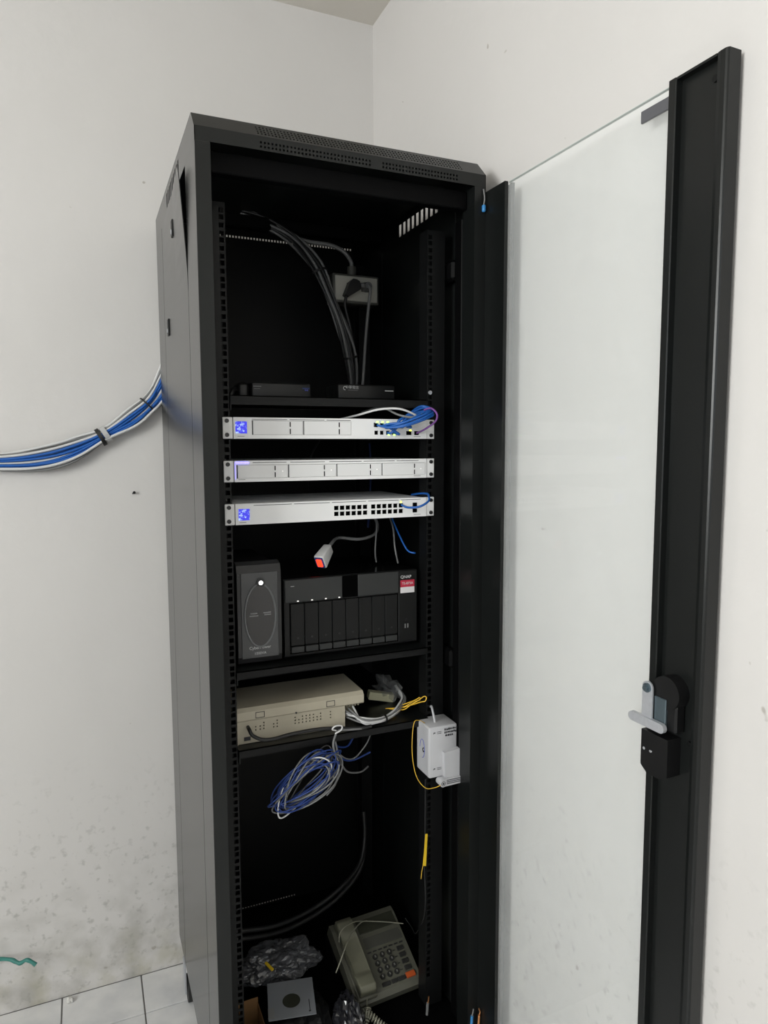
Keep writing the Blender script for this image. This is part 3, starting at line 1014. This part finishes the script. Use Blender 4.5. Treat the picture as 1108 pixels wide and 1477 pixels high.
ns = thing('drive_bay_box', 'wide dark storage box with a row of eight upright drive trays', 'storage box', (.35, .28, ZS))
MB().box(.1890, .5125, .160, .40, ZS + .006, 1.2655, .003).build('case', 'nas_case', ns)
MB().box(.195, .505, .18, .38, ZS, ZS + .006).build('foot', 'rubber', ns)
MB().plate((.1890, .5125), (ZS + .010, 1.2655), [(.2000, .4640, ZS + .014, 1.2125)], .151, .160, 'y').build('front_frame', 'nas_tray', ns)
MB().box(.1900, .3235, .1475, .1525, 1.2150, 1.2650, .001).build('front_panel', 'nas_grey', ns)
MB().box(.3620, .4640, .1475, .1525, 1.2150, 1.2650, .001).build('front_panel', 'nas_grey', ns)
MB().box(.3236, .3619, .1495, .1525, 1.2150, 1.2650).build('centre_strip', 'void', ns)
MB().box(.4640, .5120, .1490, .1525, ZS + .012, 1.2650, .001).build('side_strip', 'nas_tray', ns)
for i in range(8):
    x0 = .2030 + i * .03255
    tr = MB().box(x0, x0 + .0312, .1500, .17, 1.1160, 1.2105, .001).build('drive_tray', 'nas_tray', ns)
    MB().box(x0 + .001, x0 + .0302, .1480, .16, 1.1000, 1.1135, .001).build('tray_handle', 'nas_grey', tr)
    MB().cyl((x0 + .016, .1502, 1.133), (x0 + .016, .1494, 1.133), .0025, n=8).build('tray_lock', 'nas_grey', tr)
for i, x in enumerate((.2190, .2515, .2838, .3158)):
    MB().box(x - .0019, x + .0019, .1462, .1480, 1.2160, 1.2180).build('drive_light', 'led_soft', ns)
MB().box(.2030, .2110, .1468, .1478, 1.2505, 1.2515).build('front_mark', 'print_white', ns)
text('QNAP', .0100, 'print_white', ns, front(.4830, .1486, 1.2505))
MB().box(.4690, .5050, .1482, .1492, 1.2265, 1.2430).build('sticker', 'label_red', ns, label='red upper half of the sticker')
MB().box(.4690, .5050, .1482, .1492, 1.2125, 1.2265).build('sticker', 'label_white', ns, label='white lower half of the sticker')
text('TS-873A', .0082, 'print_white', ns, front(.4870, .1480, 1.2350))
MB().cyl((.4840, .149, 1.1480), (.4840, .1480, 1.1480), .0035, n=12).build('side_button', 'black_plastic', ns)
for x in (.4810, .4880):
    MB().box(x - .001, x + .001, .1480, .1492, 1.128, 1.138).build('side_slot', 'print_grey', ns)

ps = thing('power_switch', 'grey plug end with a glowing red switch above the drive bay box', 'power strip', (.283, .17, 1.2665), (0, 0, 0))
b = MB()
Mx = Matrix.Translation((.276, .160, 1.2985)) @ Matrix.Rotation(R(-46), 4, 'Z') @ Matrix.Rotation(R(32), 4, 'X')
b.box(-.0125, .0125, -.002, .050, -.0175, .0175, .004, 2)
b.v = [Vector((q.x * (1 - max(0, q.y) * 5), q.y, q.z * (1 - max(0, q.y) * 7))) for q in b.v]
b.xf(Mx)
b.build('housing', 'cable_white', ps)
MB().box(-.0100, .0100, -.0034, -.001, -.0145, .0145, .001).xf(Mx).build('switch_frame', 'cable_navy', ps)
MB().box(-.0066, .0066, -.0062, -.002, -.0105, .0105, .0015).xf(Mx).build('rocker', 'led_red', ps, label='glowing red rocker')
MB().tube([Mx @ Vector((0, .046, 0)), Mx @ Vector((0, .065, 0)), (.352, .25, 1.338), (.404, .25, 1.332), (.452, .27, 1.338), (.475, .30, 1.357), (.465, .31, 1.382), (.45, .33, 1.392)], .0038, 8).build('cord', 'cable_grey', ps)

# ================================================================== lowest shelf: beige exchange box and cabling
ZP = .9135
pb = thing('phone_exchange', 'flat beige metal telephone exchange box on the lowest shelf', 'exchange box', (.22, .28, ZP))
b = MB()
b.prism([(.140, .965), (.137, .968), (.137, .986), (.145, .9935), (.275, .9935), (.275, .965)], .0768, .3700, 'x')
b.build('lid', 'beige', pb)
for x in (.127, .289):
    MB().plate((x - .010, x + .010), (.970, .983), [(x - .009, x + .009, .971, .982)], .1362, .1372, 'y').build('lid_catch', 'ink', pb)
MB().cyl((.208, .1372, .968), (.208, .1352, .968), .0022, n=10).build('lid_screw', 'screw', pb)
hl = []
for x, rows in ((.118, 2), (.128, 2), (.136, 3), (.158, 2), (.166, 3), (.207, 3), (.2155, 2), (.224, 3), (.2325, 3), (.241, 3), (.2495, 3), (.258, 2), (.2665, 3), (.290, 3)):
    for r_ in range(rows):
        z = .942 + r_ * .0068
        hl.append((x - .0015, x + .0015, z - .0015, z + .0015))
MB().plate((.0768, .3250), (ZP + .001, .9650), hl, .1415, .1435, 'y').build('lower_panel', 'beige', pb)
MB().box(.0768, .3250, .1442, .272, ZP, .9645).build('chassis', 'void', pb)
MB().box(.0768, .0785, .139, .275, ZP, .965).build('side_wall', 'beige', pb)
MB().box(.3250, .3700, .20, .272, ZP, .965).build('connector_bay', 'beige_dark', pb)
for i in range(5):
    MB().box(.333 + .007 * i, .337 + .007 * i, .155, .20, .955, .962, .0005).build('connector', 'beige_dark', pb)
MB().box(.092, .106, .1395, .1415, ZP + .008, ZP + .016).build('socket', 'ink', pb)
MB().tube([(.101, .142, .951), (.101, .128, .950), (.106, .119, .940), (.125, .1135, .930), (.150, .111, .928), (.190, .109, .933), (.252, .105, .935), (.301, .102, .930), (.350, .102, .922), (.375, .105, .9215)], .0042, 8).build('power_cable', 'cable_black', label='black cable running along the front of the beige box', cat='cable')

wb = thing('cable_bundle', 'white cable bunch tied beside the beige box on the lowest shelf', 'cable bundle', (.43, .15, .9135))
ends = [(.327, .150, .950), (.330, .150, .943), (.333, .152, .938), (.337, .152, .953), (.341, .155, .948), (.349, .155, .955), (.332, .150, .933), (.345, .155, .940)]
cw = [(.360, .122, .931), (.398, .122, .9245), (.436, .136, .924), (.470, .160, .930), (.498, .195, .938), (.505, .25, .945)]
for k, e in enumerate(ends):
    pts = [e]
    for i, q in enumerate(cw):
        s_ = .0065 if i not in (1, 2) else .0045
        a = 2 * math.pi * k / 8
        pts.append(Vector(q) + Vector((random.uniform(-.003, .003), math.cos(a) * s_, math.sin(a) * s_)))
    MB().tube(pts, .0024, 7, 5).build('cable', 'cable_white' if k % 3 else 'cable_grey', wb)
cwp = spline([Vector(q) for q in cw], 6)
tie(cwp, 9, .0105, .004, wb)
cb = MB()
cb.box(-.033, .033, -.012, .012, -.010, .010, .002)
cb.xf(Matrix.Translation((.462, .255, .9285)) @ Matrix.Rotation(R(-10), 4, 'Z') @ Matrix.Rotation(R(12), 4, 'Y'))
cb.build('connector_block', 'cream', label='small cream connector block behind the white cable bunch', cat='connector block')
yw = thing('wire_loop', 'thin yellow wires looping at the right end of the lowest shelf', 'wire', (.49, .13, .9135))
MB().tube([(.455, .185, .921), (.476, .150, .928), (.490, .136, .943), (.504, .122, .957), (.512, .112, .968), (.517, .108, .967), (.514, .108, .958), (.506, .116, .954), (.490, .140, .940), (.474, .165, .926)], .0013, 6).build('wire', 'cable_yellow', yw)
MB().tube([(.448, .190, .921), (.478, .156, .932), (.498, .140, .948), (.508, .125, .955), (.506, .122, .963), (.498, .134, .953), (.472, .17, .930)], .0012, 6).build('wire', 'cable_yellow', yw)
fb = MB()
rf = random.Random(3)


def crumple(center, rad, amp, seed, sub=4, freq=30.0, flat=None):
    bm = bmesh.new()
    bmesh.ops.create_icosphere(bm, subdivisions=sub, radius=1.0)
    for q in bm.verts:
        d = q.co.normalized()
        n = noise.noise(d * 1.6 + Vector((seed, 0, 0))) * .7 + abs(noise.noise(Vector((d.x * 3.2, d.y * 2, d.z * 2)) + Vector((0, seed, 0)))) * .5 - abs(noise.noise(d * 5 + Vector((0, 0, seed)))) * .28 + noise.noise(d * 13) * .05
        k = 1 + amp * n
        q.co = Vector((center[0] + d.x * rad[0] * k, center[1] + d.y * rad[1] * k, center[2] + d.z * rad[2] * k))
        if flat is not None and q.co.z < flat:
            q.co.z = flat
    return MB().bm(bm, False)


crumple((.492, .275, .936), (.026, .05, .024), 1.0, 4, 3, flat=.9142).build('plastic_bag', 'clear_film', label='small clear crumpled plastic bag behind the yellow wires', cat='plastic bag')

# ---- coil hanging below the lowest shelf
cl = thing('cable_coil', 'hanging coil of blue and pale grey cables below the lowest shelf', 'cable coil', (.21, .09, .752))
ctr = Vector((.212, .092, .828))
rc = random.Random(11)
cols = ['cable_navy', 'cable_white', 'cable_dark', 'cable_navy', 'cable_navy', 'cable_grey', 'cable_navy', 'cable_navy', 'cable_grey', 'cable_navy', 'cable_grey', 'cable_navy', 'cable_grey', 'cable_navy', 'cable_navy', 'cable_grey', 'cable_navy', 'cable_grey', 'cable_navy', 'cable_grey']
for k, cm in enumerate(cols):
    a_ = rc.uniform(.055, .092)
    b_ = rc.uniform(.022, .056)
    tilt = R(38 + rc.uniform(-12, 14))
    dc = Vector((rc.uniform(-.008, .008), rc.uniform(-.012, .008), rc.uniform(-.008, .008)))
    ph = rc.uniform(0, 6)
    pts = []
    for i in range(25):
        t = 2 * math.pi * i / 24
        u_, v_ = a_ * math.cos(t), b_ * math.sin(t)
        # loops bunch together at the lower left end
        pinch = .55 + .45 * (math.cos(t) + 1) / 2
        v_ *= pinch
        x = u_ * math.cos(tilt) - v_ * math.sin(tilt)
        z = u_ * math.sin(tilt) + v_ * math.cos(tilt)
        pts.append(ctr + dc + Vector((x * 1.08, .012 * math.sin(t * 2 + ph), z)))
    MB().tube(pts, .0017, 6, 3).build('cable', cm, cl)
MB().tube([(.40, .14, .9175), (.36, .105, .920), (.318, .094, .927), (.292, .092, .930), (.283, .094, .915), (.280, .095, .894), (.289, .096, .862), (.292, .096, .835), (.282, .095, .805), (.262, .094, .785)], .0026, 7).build('stem_cable', 'cable_grey', cl)
MB().tube([(.285, .090, .932), (.275, .086, .938), (.282, .084, .945), (.297, .086, .942), (.296, .088, .932), (.282, .088, .926)], .0018, 6).build('cable_twist', 'cable_white', cl)
MB().tube([(.285, .096, .905), (.292, .10, .875), (.305, .115, .842), (.330, .14, .806), (.369, .16, .789), (.395, .175, .791)], .0022, 7).build('loose_cable', 'cable_grey', cl)
MB().tube([(.287, .10, .898), (.305, .115, .86), (.340, .13, .840), (.375, .14, .862), (.392, .15, .882)], .0016, 7).build('loose_cable', 'cable_grey', cl)
MB().tube([(.287, .10, .893), (.31, .12, .850), (.345, .14, .832), (.390, .15, .838)], .0022, 7).build('loose_cable', 'cable_navy', cl)
MB().tube([(.286, .10, .900), (.30, .12, .880), (.330, .14, .868), (.350, .15, .885)], .0022, 7).build('loose_cable', 'cable_navy', cl)

# ---- white junction box hanging on the right rail
jb = thing('junction_box', 'small white junction box hanging from wires on the right rail', 'junction box', (.535, .09, .78))
q0 = .058
MB().box(.500, .5720, q0, q0 + .066, .792, .913, .0025, 2).build('case', 'white_plastic', jb)
MB().box(.4990, .5010, q0 + .004, q0 + .062, .796, .909, .0006).build('side_plate', 'white_plastic', jb)
fp = MB().prism([(.533, .853), (.573, .857), (.586, .790), (.535, .793)], q0 - .012, q0 + .001, 'y').build('flap', 'white_plastic', jb)
b = MB().prism([(.528, .792), (.586, .792), (.588, .776), (.530, .774)], q0 - .016, q0 + .001, 'y')
b.build('flap_hinge', 'white_plastic', jb)
for i in range(3):
    z = .7885 - i * .004
    MB().box(.537, .583, q0 - .0168, q0 - .0155, z - .0007, z + .0007).build('flap_groove', 'ink', jb)
MB().cyl((.5275, q0 - .018, .783), (.5275, q0 + .004, .783), .0085, n=20).build('thumb_screw', 'white_plastic', jb)
b = MB().tube([(.5275 + .0048 * math.cos(a), q0 - .0182, .783 + .0048 * math.sin(a)) for a in [2 * math.pi * i / 16 for i in range(17)]], .0006, 5, raw=True)
b.cyl((.5275, q0 - .0188, .783), (.5275, q0 - .0175, .783), .0022, n=10)
b.build('screw_slot', 'screw', jb)
# printed rows and pen marks on the front
rm = random.Random(5)
for row, (xa, xb, z) in enumerate(((.539, .572, .9035), (.539, .571, .8965), (.541, .560, .8895))):
    b = MB()
    x = xa
    while x < xb:
        wd = rm.uniform(.0018, .0042)
        z1 = z + row * 0
        b.box(x, x + wd, q0 - .0005, q0 + .0005, z1 - rm.uniform(.0010, .0028), z1 + rm.uniform(.0010, .0028))
        b.box(x + wd * .3, x + wd * .3 + .0007, q0 - .0005, q0 + .0005, z1 - .0026, z1 + .0026)
        x += wd + rm.uniform(.0006, .0016)
    b.build('printed_row', 'ink', jb)
for zc in (.8985, .8125):
    b = MB()
    for dz in (-.0018, .0018):
        b.box(.520, .531, q0 - .0005, q0 + .0005, zc + dz - .0005, zc + dz + .0005)
    b.box(.510, .5108, q0 - .0005, q0 + .0005, zc - .002, zc + .002)
    b.box(.512, .515, q0 - .0005, q0 + .0005, zc - .0005, zc + .0022)
    b.build('printed_mark', 'ink', jb)
b = MB()
b.tube([(.4986, q0 + .034 + .012 * math.cos(a), .852 + .022 * math.sin(a)) for a in [2 * math.pi * i / 20 for i in range(16)]], .0007, 5, raw=True)
b.build('printed_logo', 'blue_ink', jb)
MB().tube([(.4984, q0 + .026, .856), (.4984, q0 + .031, .852), (.4984, q0 + .028, .846), (.4984, q0 + .024, .849)], .0014, 5).build('printed_logo', 'ink', jb)
MB().tube([(.528, .085, .913), (.527, .088, .925), (.529, .10, .938), (.533, .112, .941), (.536, .122, .936)], .0028, 7).build('hanger', 'white_plastic', jb)
MB().tube([(.505, .090, .912), (.485, .080, .926), (.466, .070, .925), (.455, .056, .868), (.462, .05, .812), (.483, .046, .780), (.505, .044, .776), (.520, .040, .781)], .0009, 6).build('wire', 'cable_yellow', jb)
# yellow flag on the phone line
yl = thing('phone_line', 'thin dark phone line with a yellow tag along the right rail', 'cable', (.528, .13, .30))
MB().tube([(.520, .118, .76), (.519, .117, .64), (.517, .116, .54), (.521, .118, .46), (.5235, .13, .40), (.530, .17, .34), (.548, .23, .28), (.560, .28, .262), (.556, .31, .268)], .0014, 6).build('line', 'cable_dark', yl)
b = MB().prism([(.5155, .628), (.5215, .627), (.5175, .546), (.5085, .549), (.5125, .588)], .108, .1088, 'y')
b.build('tag', 'yellow_tag', yl, label='yellow paper tag')
MB().tube([(.510, .108, .552), (.506, .108, .535), (.504, .108, .517)], .0009, 5).build('tag_string', 'cable_yellow', yl)

# ================================================================== rack floor clutter
ZF = .150
for k, dz in enumerate((0, .022)):
    MB().tube([(.085, .40, .31 - dz), (.125, .40, .297 - dz), (.226, .42, .270 - dz), (.333, .45, .266 - dz), (.423, .47, .291 - dz), (.495 + k * .004, .50, .328 - dz * .6), (.525, .53, .39), (.53, .55, .46)], .0065, 9).build('thick_cable', 'cable_dark', label='%s of two dark thick cords curving across the rack bottom' % ('upper', 'lower')[k], cat='cable')
# black pouch and cardboard under the paper sleeve
crumple((.218, .185, .192), (.074, .080, .050), .25, 9, 4, flat=ZF).build('black_pouch', 'black_plastic', label='black cloth pouch beneath the paper disc sleeve', cat='pouch')
cbx = thing('cardboard_box', 'small open brown cardboard box in the lower left of the rack', 'box', (.105, .16, ZF))
MB().box(.0790, .0805, .06, .24, ZF, .235).build('box_wall', 'cardboard', cbx)
MB().box(.1290, .1305, .06, .24, ZF, .222).build('box_wall', 'cardboard', cbx)
MB().box(.0790, .1305, .06, .0615, ZF, .222).build('box_wall', 'cardboard', cbx)
MB().box(.0790, .1305, .2385, .24, ZF, .235).build('box_wall', 'cardboard', cbx)
MB().prism([(.0805, .222), (.127, .215), (.127, .2135), (.0805, .2205)], .0615, .165, 'y').build('box_flap', 'cardboard', cbx)
# paper sleeve with a round window
sv = thing('disc_sleeve', 'white paper disc sleeve with a dark round window', 'disc sleeve', (.197, .180, .2535), (R(2), R(0), R(-12)), local=True)
n = 32
vs, fs = [], []
hw = .0545
for zq in (0, .0012):
    for i in range(n):
        a = 2 * math.pi * i / n
        m = max(abs(math.cos(a)), abs(math.sin(a)))
        vs.append((hw * math.cos(a) / m, hw * math.sin(a) / m, zq))
    for i in range(n):
        a = 2 * math.pi * i / n
        vs.append((.021 * math.cos(a), .021 * math.sin(a) - .006, zq))
for i in range(n):
    j = (i + 1) % n
    fs += [(i, n + i, n + j, j), (2 * n + i, 2 * n + j, 3 * n + j, 3 * n + i), (i, j, 2 * n + j, 2 * n + i), (n + j, n + i, 3 * n + i, 3 * n + j)]
MB().add(vs, [f[::-1] for f in fs]).build('paper', 'paper', sv)
MB().cyl((0, -.006, .0002), (0, -.006, .0006), .0212, n=28).build('disc', 'phone_lcd', sv)
MB().box(.040, .042, -.040, -.010, .0012, .0016).build('printed_mark', 'ink', sv)
MB().box(.038, .043, -.045, -.041, .0012, .0016).build('printed_mark', 'ink', sv)
MB().tube([(.0 + .014 * math.cos(a), .034 + .011 * math.sin(a), .0013) for a in [2 * math.pi * i / 20 for i in range(21)]], .0004, 4, raw=True).build('printed_mark', 'print_grey', sv)
MB().box(-.055, -.040, -.05, -.02, .0012, .0015).build('printed_mark', 'print_grey', sv)
# crumpled bags
pbag = crumple((.205, .335, .232), (.098, .052, .046), .50, 2.3, 5, flat=ZF + .001)
pbag.build('plastic_bag', 'plastic_film', label='crumpled clear plastic bag with bits inside, behind the paper sleeve', cat='plastic bag')
crumple((.326, .140, .185), (.030, .050, .050), .7, 7.7, 4, flat=ZF + .001).build('plastic_bag', 'dark_film', label='dark see-through plastic bag between paper sleeve and telephone', cat='plastic bag')
b = MB()
b.box(-.014, .014, -.0035, .0035, -.0025, .0025, .001)
b.xf(Matrix.Translation((.172, .292, .262)) @ Matrix.Rotation(R(-62), 4, 'Z') @ Matrix.Rotation(R(15), 4, 'Y'))
b.build('yellow_clip', 'yellow_tag', label='small yellow clip in front of the crumpled plastic bag', cat='clip')

# ---- telephone, tilted on a flat black box
MB().box(.352, .552, .324, .400, ZF, .222, .003).build('black_box', 'black_plastic', label='flat black box propping up the telephone', cat='box')
ph = thing('telephone', 'old cream desk telephone with corded handset and one orange key', 'telephone', (.360, .181, .158), (R(25), 0, R(3.5)), local=True)
W_, L_ = .186, .205
b = MB()
b.prism([(0, 0), (0, .022), (.012, .030), (L_ - .02, .040), (L_, .036), (L_, 0)], .0, W_, 'x')
b.build('base', 'phone_body', ph)


def ztop(y):
    return .030 + (y - .012) * (.010 / (L_ - .032))


def on(x0, x1, y0, y1, h, mat, name, bev=.0008, sink=.001):
    zz = ztop((y0 + y1) / 2)
    return MB().box(x0, x1, y0, y1, zz - sink - .002, zz + h, bev).build(name, mat, ph)


on(.070, .180, .155, .190, .0015, 'phone_lcd', 'display')
on(.072, .180, .115, .144, .0012, 'phone_panel', 'index_card')
for i in range(7):
    on(.072 + .0155 * i, .083 + .0155 * i, .104, .108, .0012, 'phone_key', 'memory_key')
for r_ in range(4):
    for c in range(3):
        x, y = .088 + c * .0205, .092 - r_ * .0165
        k_ = MB().cyl((x, y, ztop(y) - .001), (x, y, ztop(y) + .004), .0074, .0066, n=16).build('number_key', 'phone_key', ph)
        MB().box(x - .0016, x + .0016, y - .0028, y + .0028, ztop(y) + .0039, ztop(y) + .0043).build('key_digit', 'key_mark', k_)
    y = .092 - r_ * .0165
    on(.140, .146, y - .001, y + .001, .001, 'phone_key', 'key_caption', 0)
    on(.152, .170, y - .0055, y + .0055, .004, 'phone_key', 'function_key')
on(.148, .173, .018, .0315, .005, 'orange', 'function_key')
C.objects[ph.name]
for x0, x1 in ((.079, .102), (.106, .121), (.123, .145)):
    on(x0, x1, .019, .0285, .004, 'phone_key', 'function_key')
b = MB()
b.box(.006, .058, .006, .200, .020, .036, .004, 2)
b.build('cradle', 'phone_body', ph)
hs = MB()
prof = [(.012, .034), (.012, .056), (.022, .066), (.048, .063), (.060, .056), (.145, .060), (.160, .067), (.185, .072), (.198, .064), (.198, .038), (.150, .040), (.140, .047), (.065, .044), (.055, .036)]
bm = bmesh.new()
tmp = MB().prism(prof, .010, .054, 'x')
vv = [bm.verts.new(q) for q in tmp.v]
for f in tmp.f:
    bm.faces.new([vv[i] for i in f])
bmesh.ops.bevel(bm, geom=bm.edges[:], offset=.004, segments=2, affect='EDGES', profile=.6)
hs.bm(bm, True)
hs.build('handset', 'phone_handset', ph)
# coiled cord: a real helix along a path
def helix(path, r, coil, turns, name, mat, parent):
    pts = spline([Vector(q) for q in path], 12)
    m = turns * 10
    out = []
    ln = len(pts) - 1
    for i in range(m + 1):
        t = i / m * ln
        k = min(int(t), ln - 1)
        p = pts[k].lerp(pts[k + 1], t - k)
        tg = (pts[k + 1] - pts[k]).normalized()
        n1_ = tg.cross(Vector((0, .3, 1))).normalized()
        n2_ = tg.cross(n1_)
        a = 2 * math.pi * i / 10
        out.append(p + (n1_ * math.cos(a) + n2_ * math.sin(a)) * coil)
    return MB().tube(out, r, 5, raw=True).build(name, mat, parent)


cc = thing('coiled_cord', 'pale coiled handset cord spilling in front of the telephone', 'cord', (.37, .12, ZF))
MB().tube([(.388, .175, .192), (.384, .165, .185), (.382, .155, .185)], .0022, 6).build('cord_end', 'phone_handset', cc)
helix([(.382, .155, .186), (.372, .138, .178), (.356, .120, .166), (.340, .100, .160)], .0021, .0078, 13, 'cord_coil', 'cord_cream', cc)
helix([(.335, .150, .186), (.352, .146, .190), (.376, .138, .186), (.396, .118, .172), (.415, .095, .162), (.430, .07, .162)], .0021, .0078, 22, 'cord_coil', 'cord_cream', cc)
wr = thing('phone_wire', 'thin cream wire laid loosely across the telephone', 'wire', (.42, .25, .24))
MB().tube([(.318, .205, .262), (.328, .206, .282), (.350, .225, .303), (.385, .270, .302), (.425, .310, .293), (.448, .323, .283)], .0016, 6).build('wire', 'cord_cream', wr)
MB().tube([(.344, .255, .300), (.352, .268, .314), (.375, .285, .315), (.410, .310, .300), (.448, .323, .282), (.50, .312, .272), (.545, .300, .262)], .0014, 6).build('wire', 'cord_cream', wr)
# wire ends at the cabinet foot on the right
for nm, lab, x, y, mcap, mtip, ang in (('wire_end', 'blue tipped wire end at the lower right foot of the rack', .576, -.012, 'blue_cap', 'cable_grey', 8), ('wire_end', 'bare copper wire end beside the blue one at the rack foot', .593, -.016, 'copper', 'copper', -15), ('wire_end', 'pale wire end with copper strand on the rack floor right', .517, .100, 'cable_grey', 'copper', 4)):
    dzw = .035 if y < 0 else 0
    we = thing(nm, lab, 'wire', (x, y, .165))
    if y < 0:
        MB().tube([(x - .02, .016, .168), (x - .012, -.004, .172), (x - .002, y - .002, .182), (x, y, .202)], .0016, 6).build('lead', 'cable_dark', we)
    MB().tube([(x, y, .165 + dzw), (x + .001, y, .180 + dzw), (x + .002, y, .196 + dzw)], .0035, 7).build('sleeve', mcap, we)
    MB().tube([(x + .002, y, .195 + dzw), (x + .004, y, .203 + dzw), (x + .004 + ang * .0002, y, .212 + dzw)], .0018, 6).build('tip', mtip, we)

# ================================================================== bundle along the back wall
eb = thing('cable_bundle', 'blue and white cable bundle drooping along the wall into the rack', 'cable bundle', (-.25, .712, 1.50))
top_ = [(-.60, .718, 1.535), (-.414, .718, 1.537), (-.302, .718, 1.553), (-.219, .718, 1.578), (-.149, .717, 1.614), (-.077, .717, 1.665), (-.030, .717, 1.713), (.003, .717, 1.772), (.04, .717, 1.84)]
bot_ = [(-.60, .706, 1.515), (-.415, .706, 1.505), (-.304, .706, 1.505), (-.221, .706, 1.527), (-.142, .706, 1.568), (-.061, .707, 1.620), (-.015, .710, 1.660), (.018, .714, 1.702), (.06, .716, 1.74)]
ct = spline([Vector(q) for q in top_], 6)
cbp = spline([Vector(q) for q in bot_], 6)
NC = 15
ecol = ['cable_white', 'cable_grey', 'cable_grey', 'cable_white', 'cable_grey', 'cable_blue', 'cable_blue', 'cable_blue', 'cable_blue', 'cable_white', 'cable_blue', 'cable_blue', 'cable_blue', 'cable_white', 'cable_grey']
re_ = random.Random(21)
for k in range(NC):
    f = k / (NC - 1)
    ph_ = re_.uniform(0, 6)
    am = re_.uniform(.04, .13)
    ydep = re_.uniform(-.011, .004)
    pts = []
    for i in range(len(ct)):
        t = i / (len(ct) - 1)
        xx = ct[i].x
        # squeezed at the wrap near x=-0.145 and the tie near x=-0.03
        sq = 1 - .45 * math.exp(-((xx + .148) / .05) ** 2) - .25 * math.exp(-((xx + .04) / .03) ** 2)
        g = .5 + (f - .5) * sq * 1.22 + am * math.sin(t * 9 + ph_) * .6
        p = ct[i].lerp(cbp[i], max(-.12, min(1.15, g)))
        p.y += ydep * (1 if xx < -.02 else .3)
        if xx > -.01:
            p.y = max(.700, min(.729, p.y))
        pts.append(p)
    MB().tube(pts, .0036, 7, raw=True).build('cable', ecol[k], eb)
mid = [a.lerp(b_, .5) for a, b_ in zip(ct, cbp)]
iw = min(range(len(mid)), key=lambda i: abs(mid[i].x + .146))
tie(mid, iw, .0225, .013, eb, 'velcro', 'wrap', .75)
iw2 = min(range(len(mid)), key=lambda i: abs(mid[i].x + .152))
tie(mid, iw2, .0250, .010, eb, 'cable_black', 'cable_tie', .72)
it = min(range(len(mid)), key=lambda i: abs(mid[i].x + .035))
tie(mid, it, .0260, .004, eb, 'cable_black', 'cable_tie', .62)

# ---- odds and ends on the wall and floor
MB().tube([(-.52, .734, .150), (-.477, .715, .178), (-.440, .69, .186), (-.424, .68, .181), (-.414, .675, .178), (-.400, .67, .186), (-.388, .665, .182), (-.376, .66, .172)], lambda t: .0052 - .0005 * math.sin(t * 30), 9).build('teal_pipe', 'teal', label='short stub of teal green pipe sticking out above the floor', cat='pipe')
b = crumple((-.300, .708, .0075), (.009, .008, .008), .6, 1.5, 3, flat=0.0)
b.build('plaster_crumb', 'stone', label='small white plaster crumb on the floor by the wall', cat='crumb')
b = MB().cyl((-.081, .7356, 1.428), (-.078, .726, 1.431), .0022, n=8)
b.cyl((-.078, .726, 1.431), (-.0778, .7245, 1.4315), .004, n=10)
b.build('wall_nail', 'screw', label='rusty nail in the wall below the cable bundle', cat='nail')
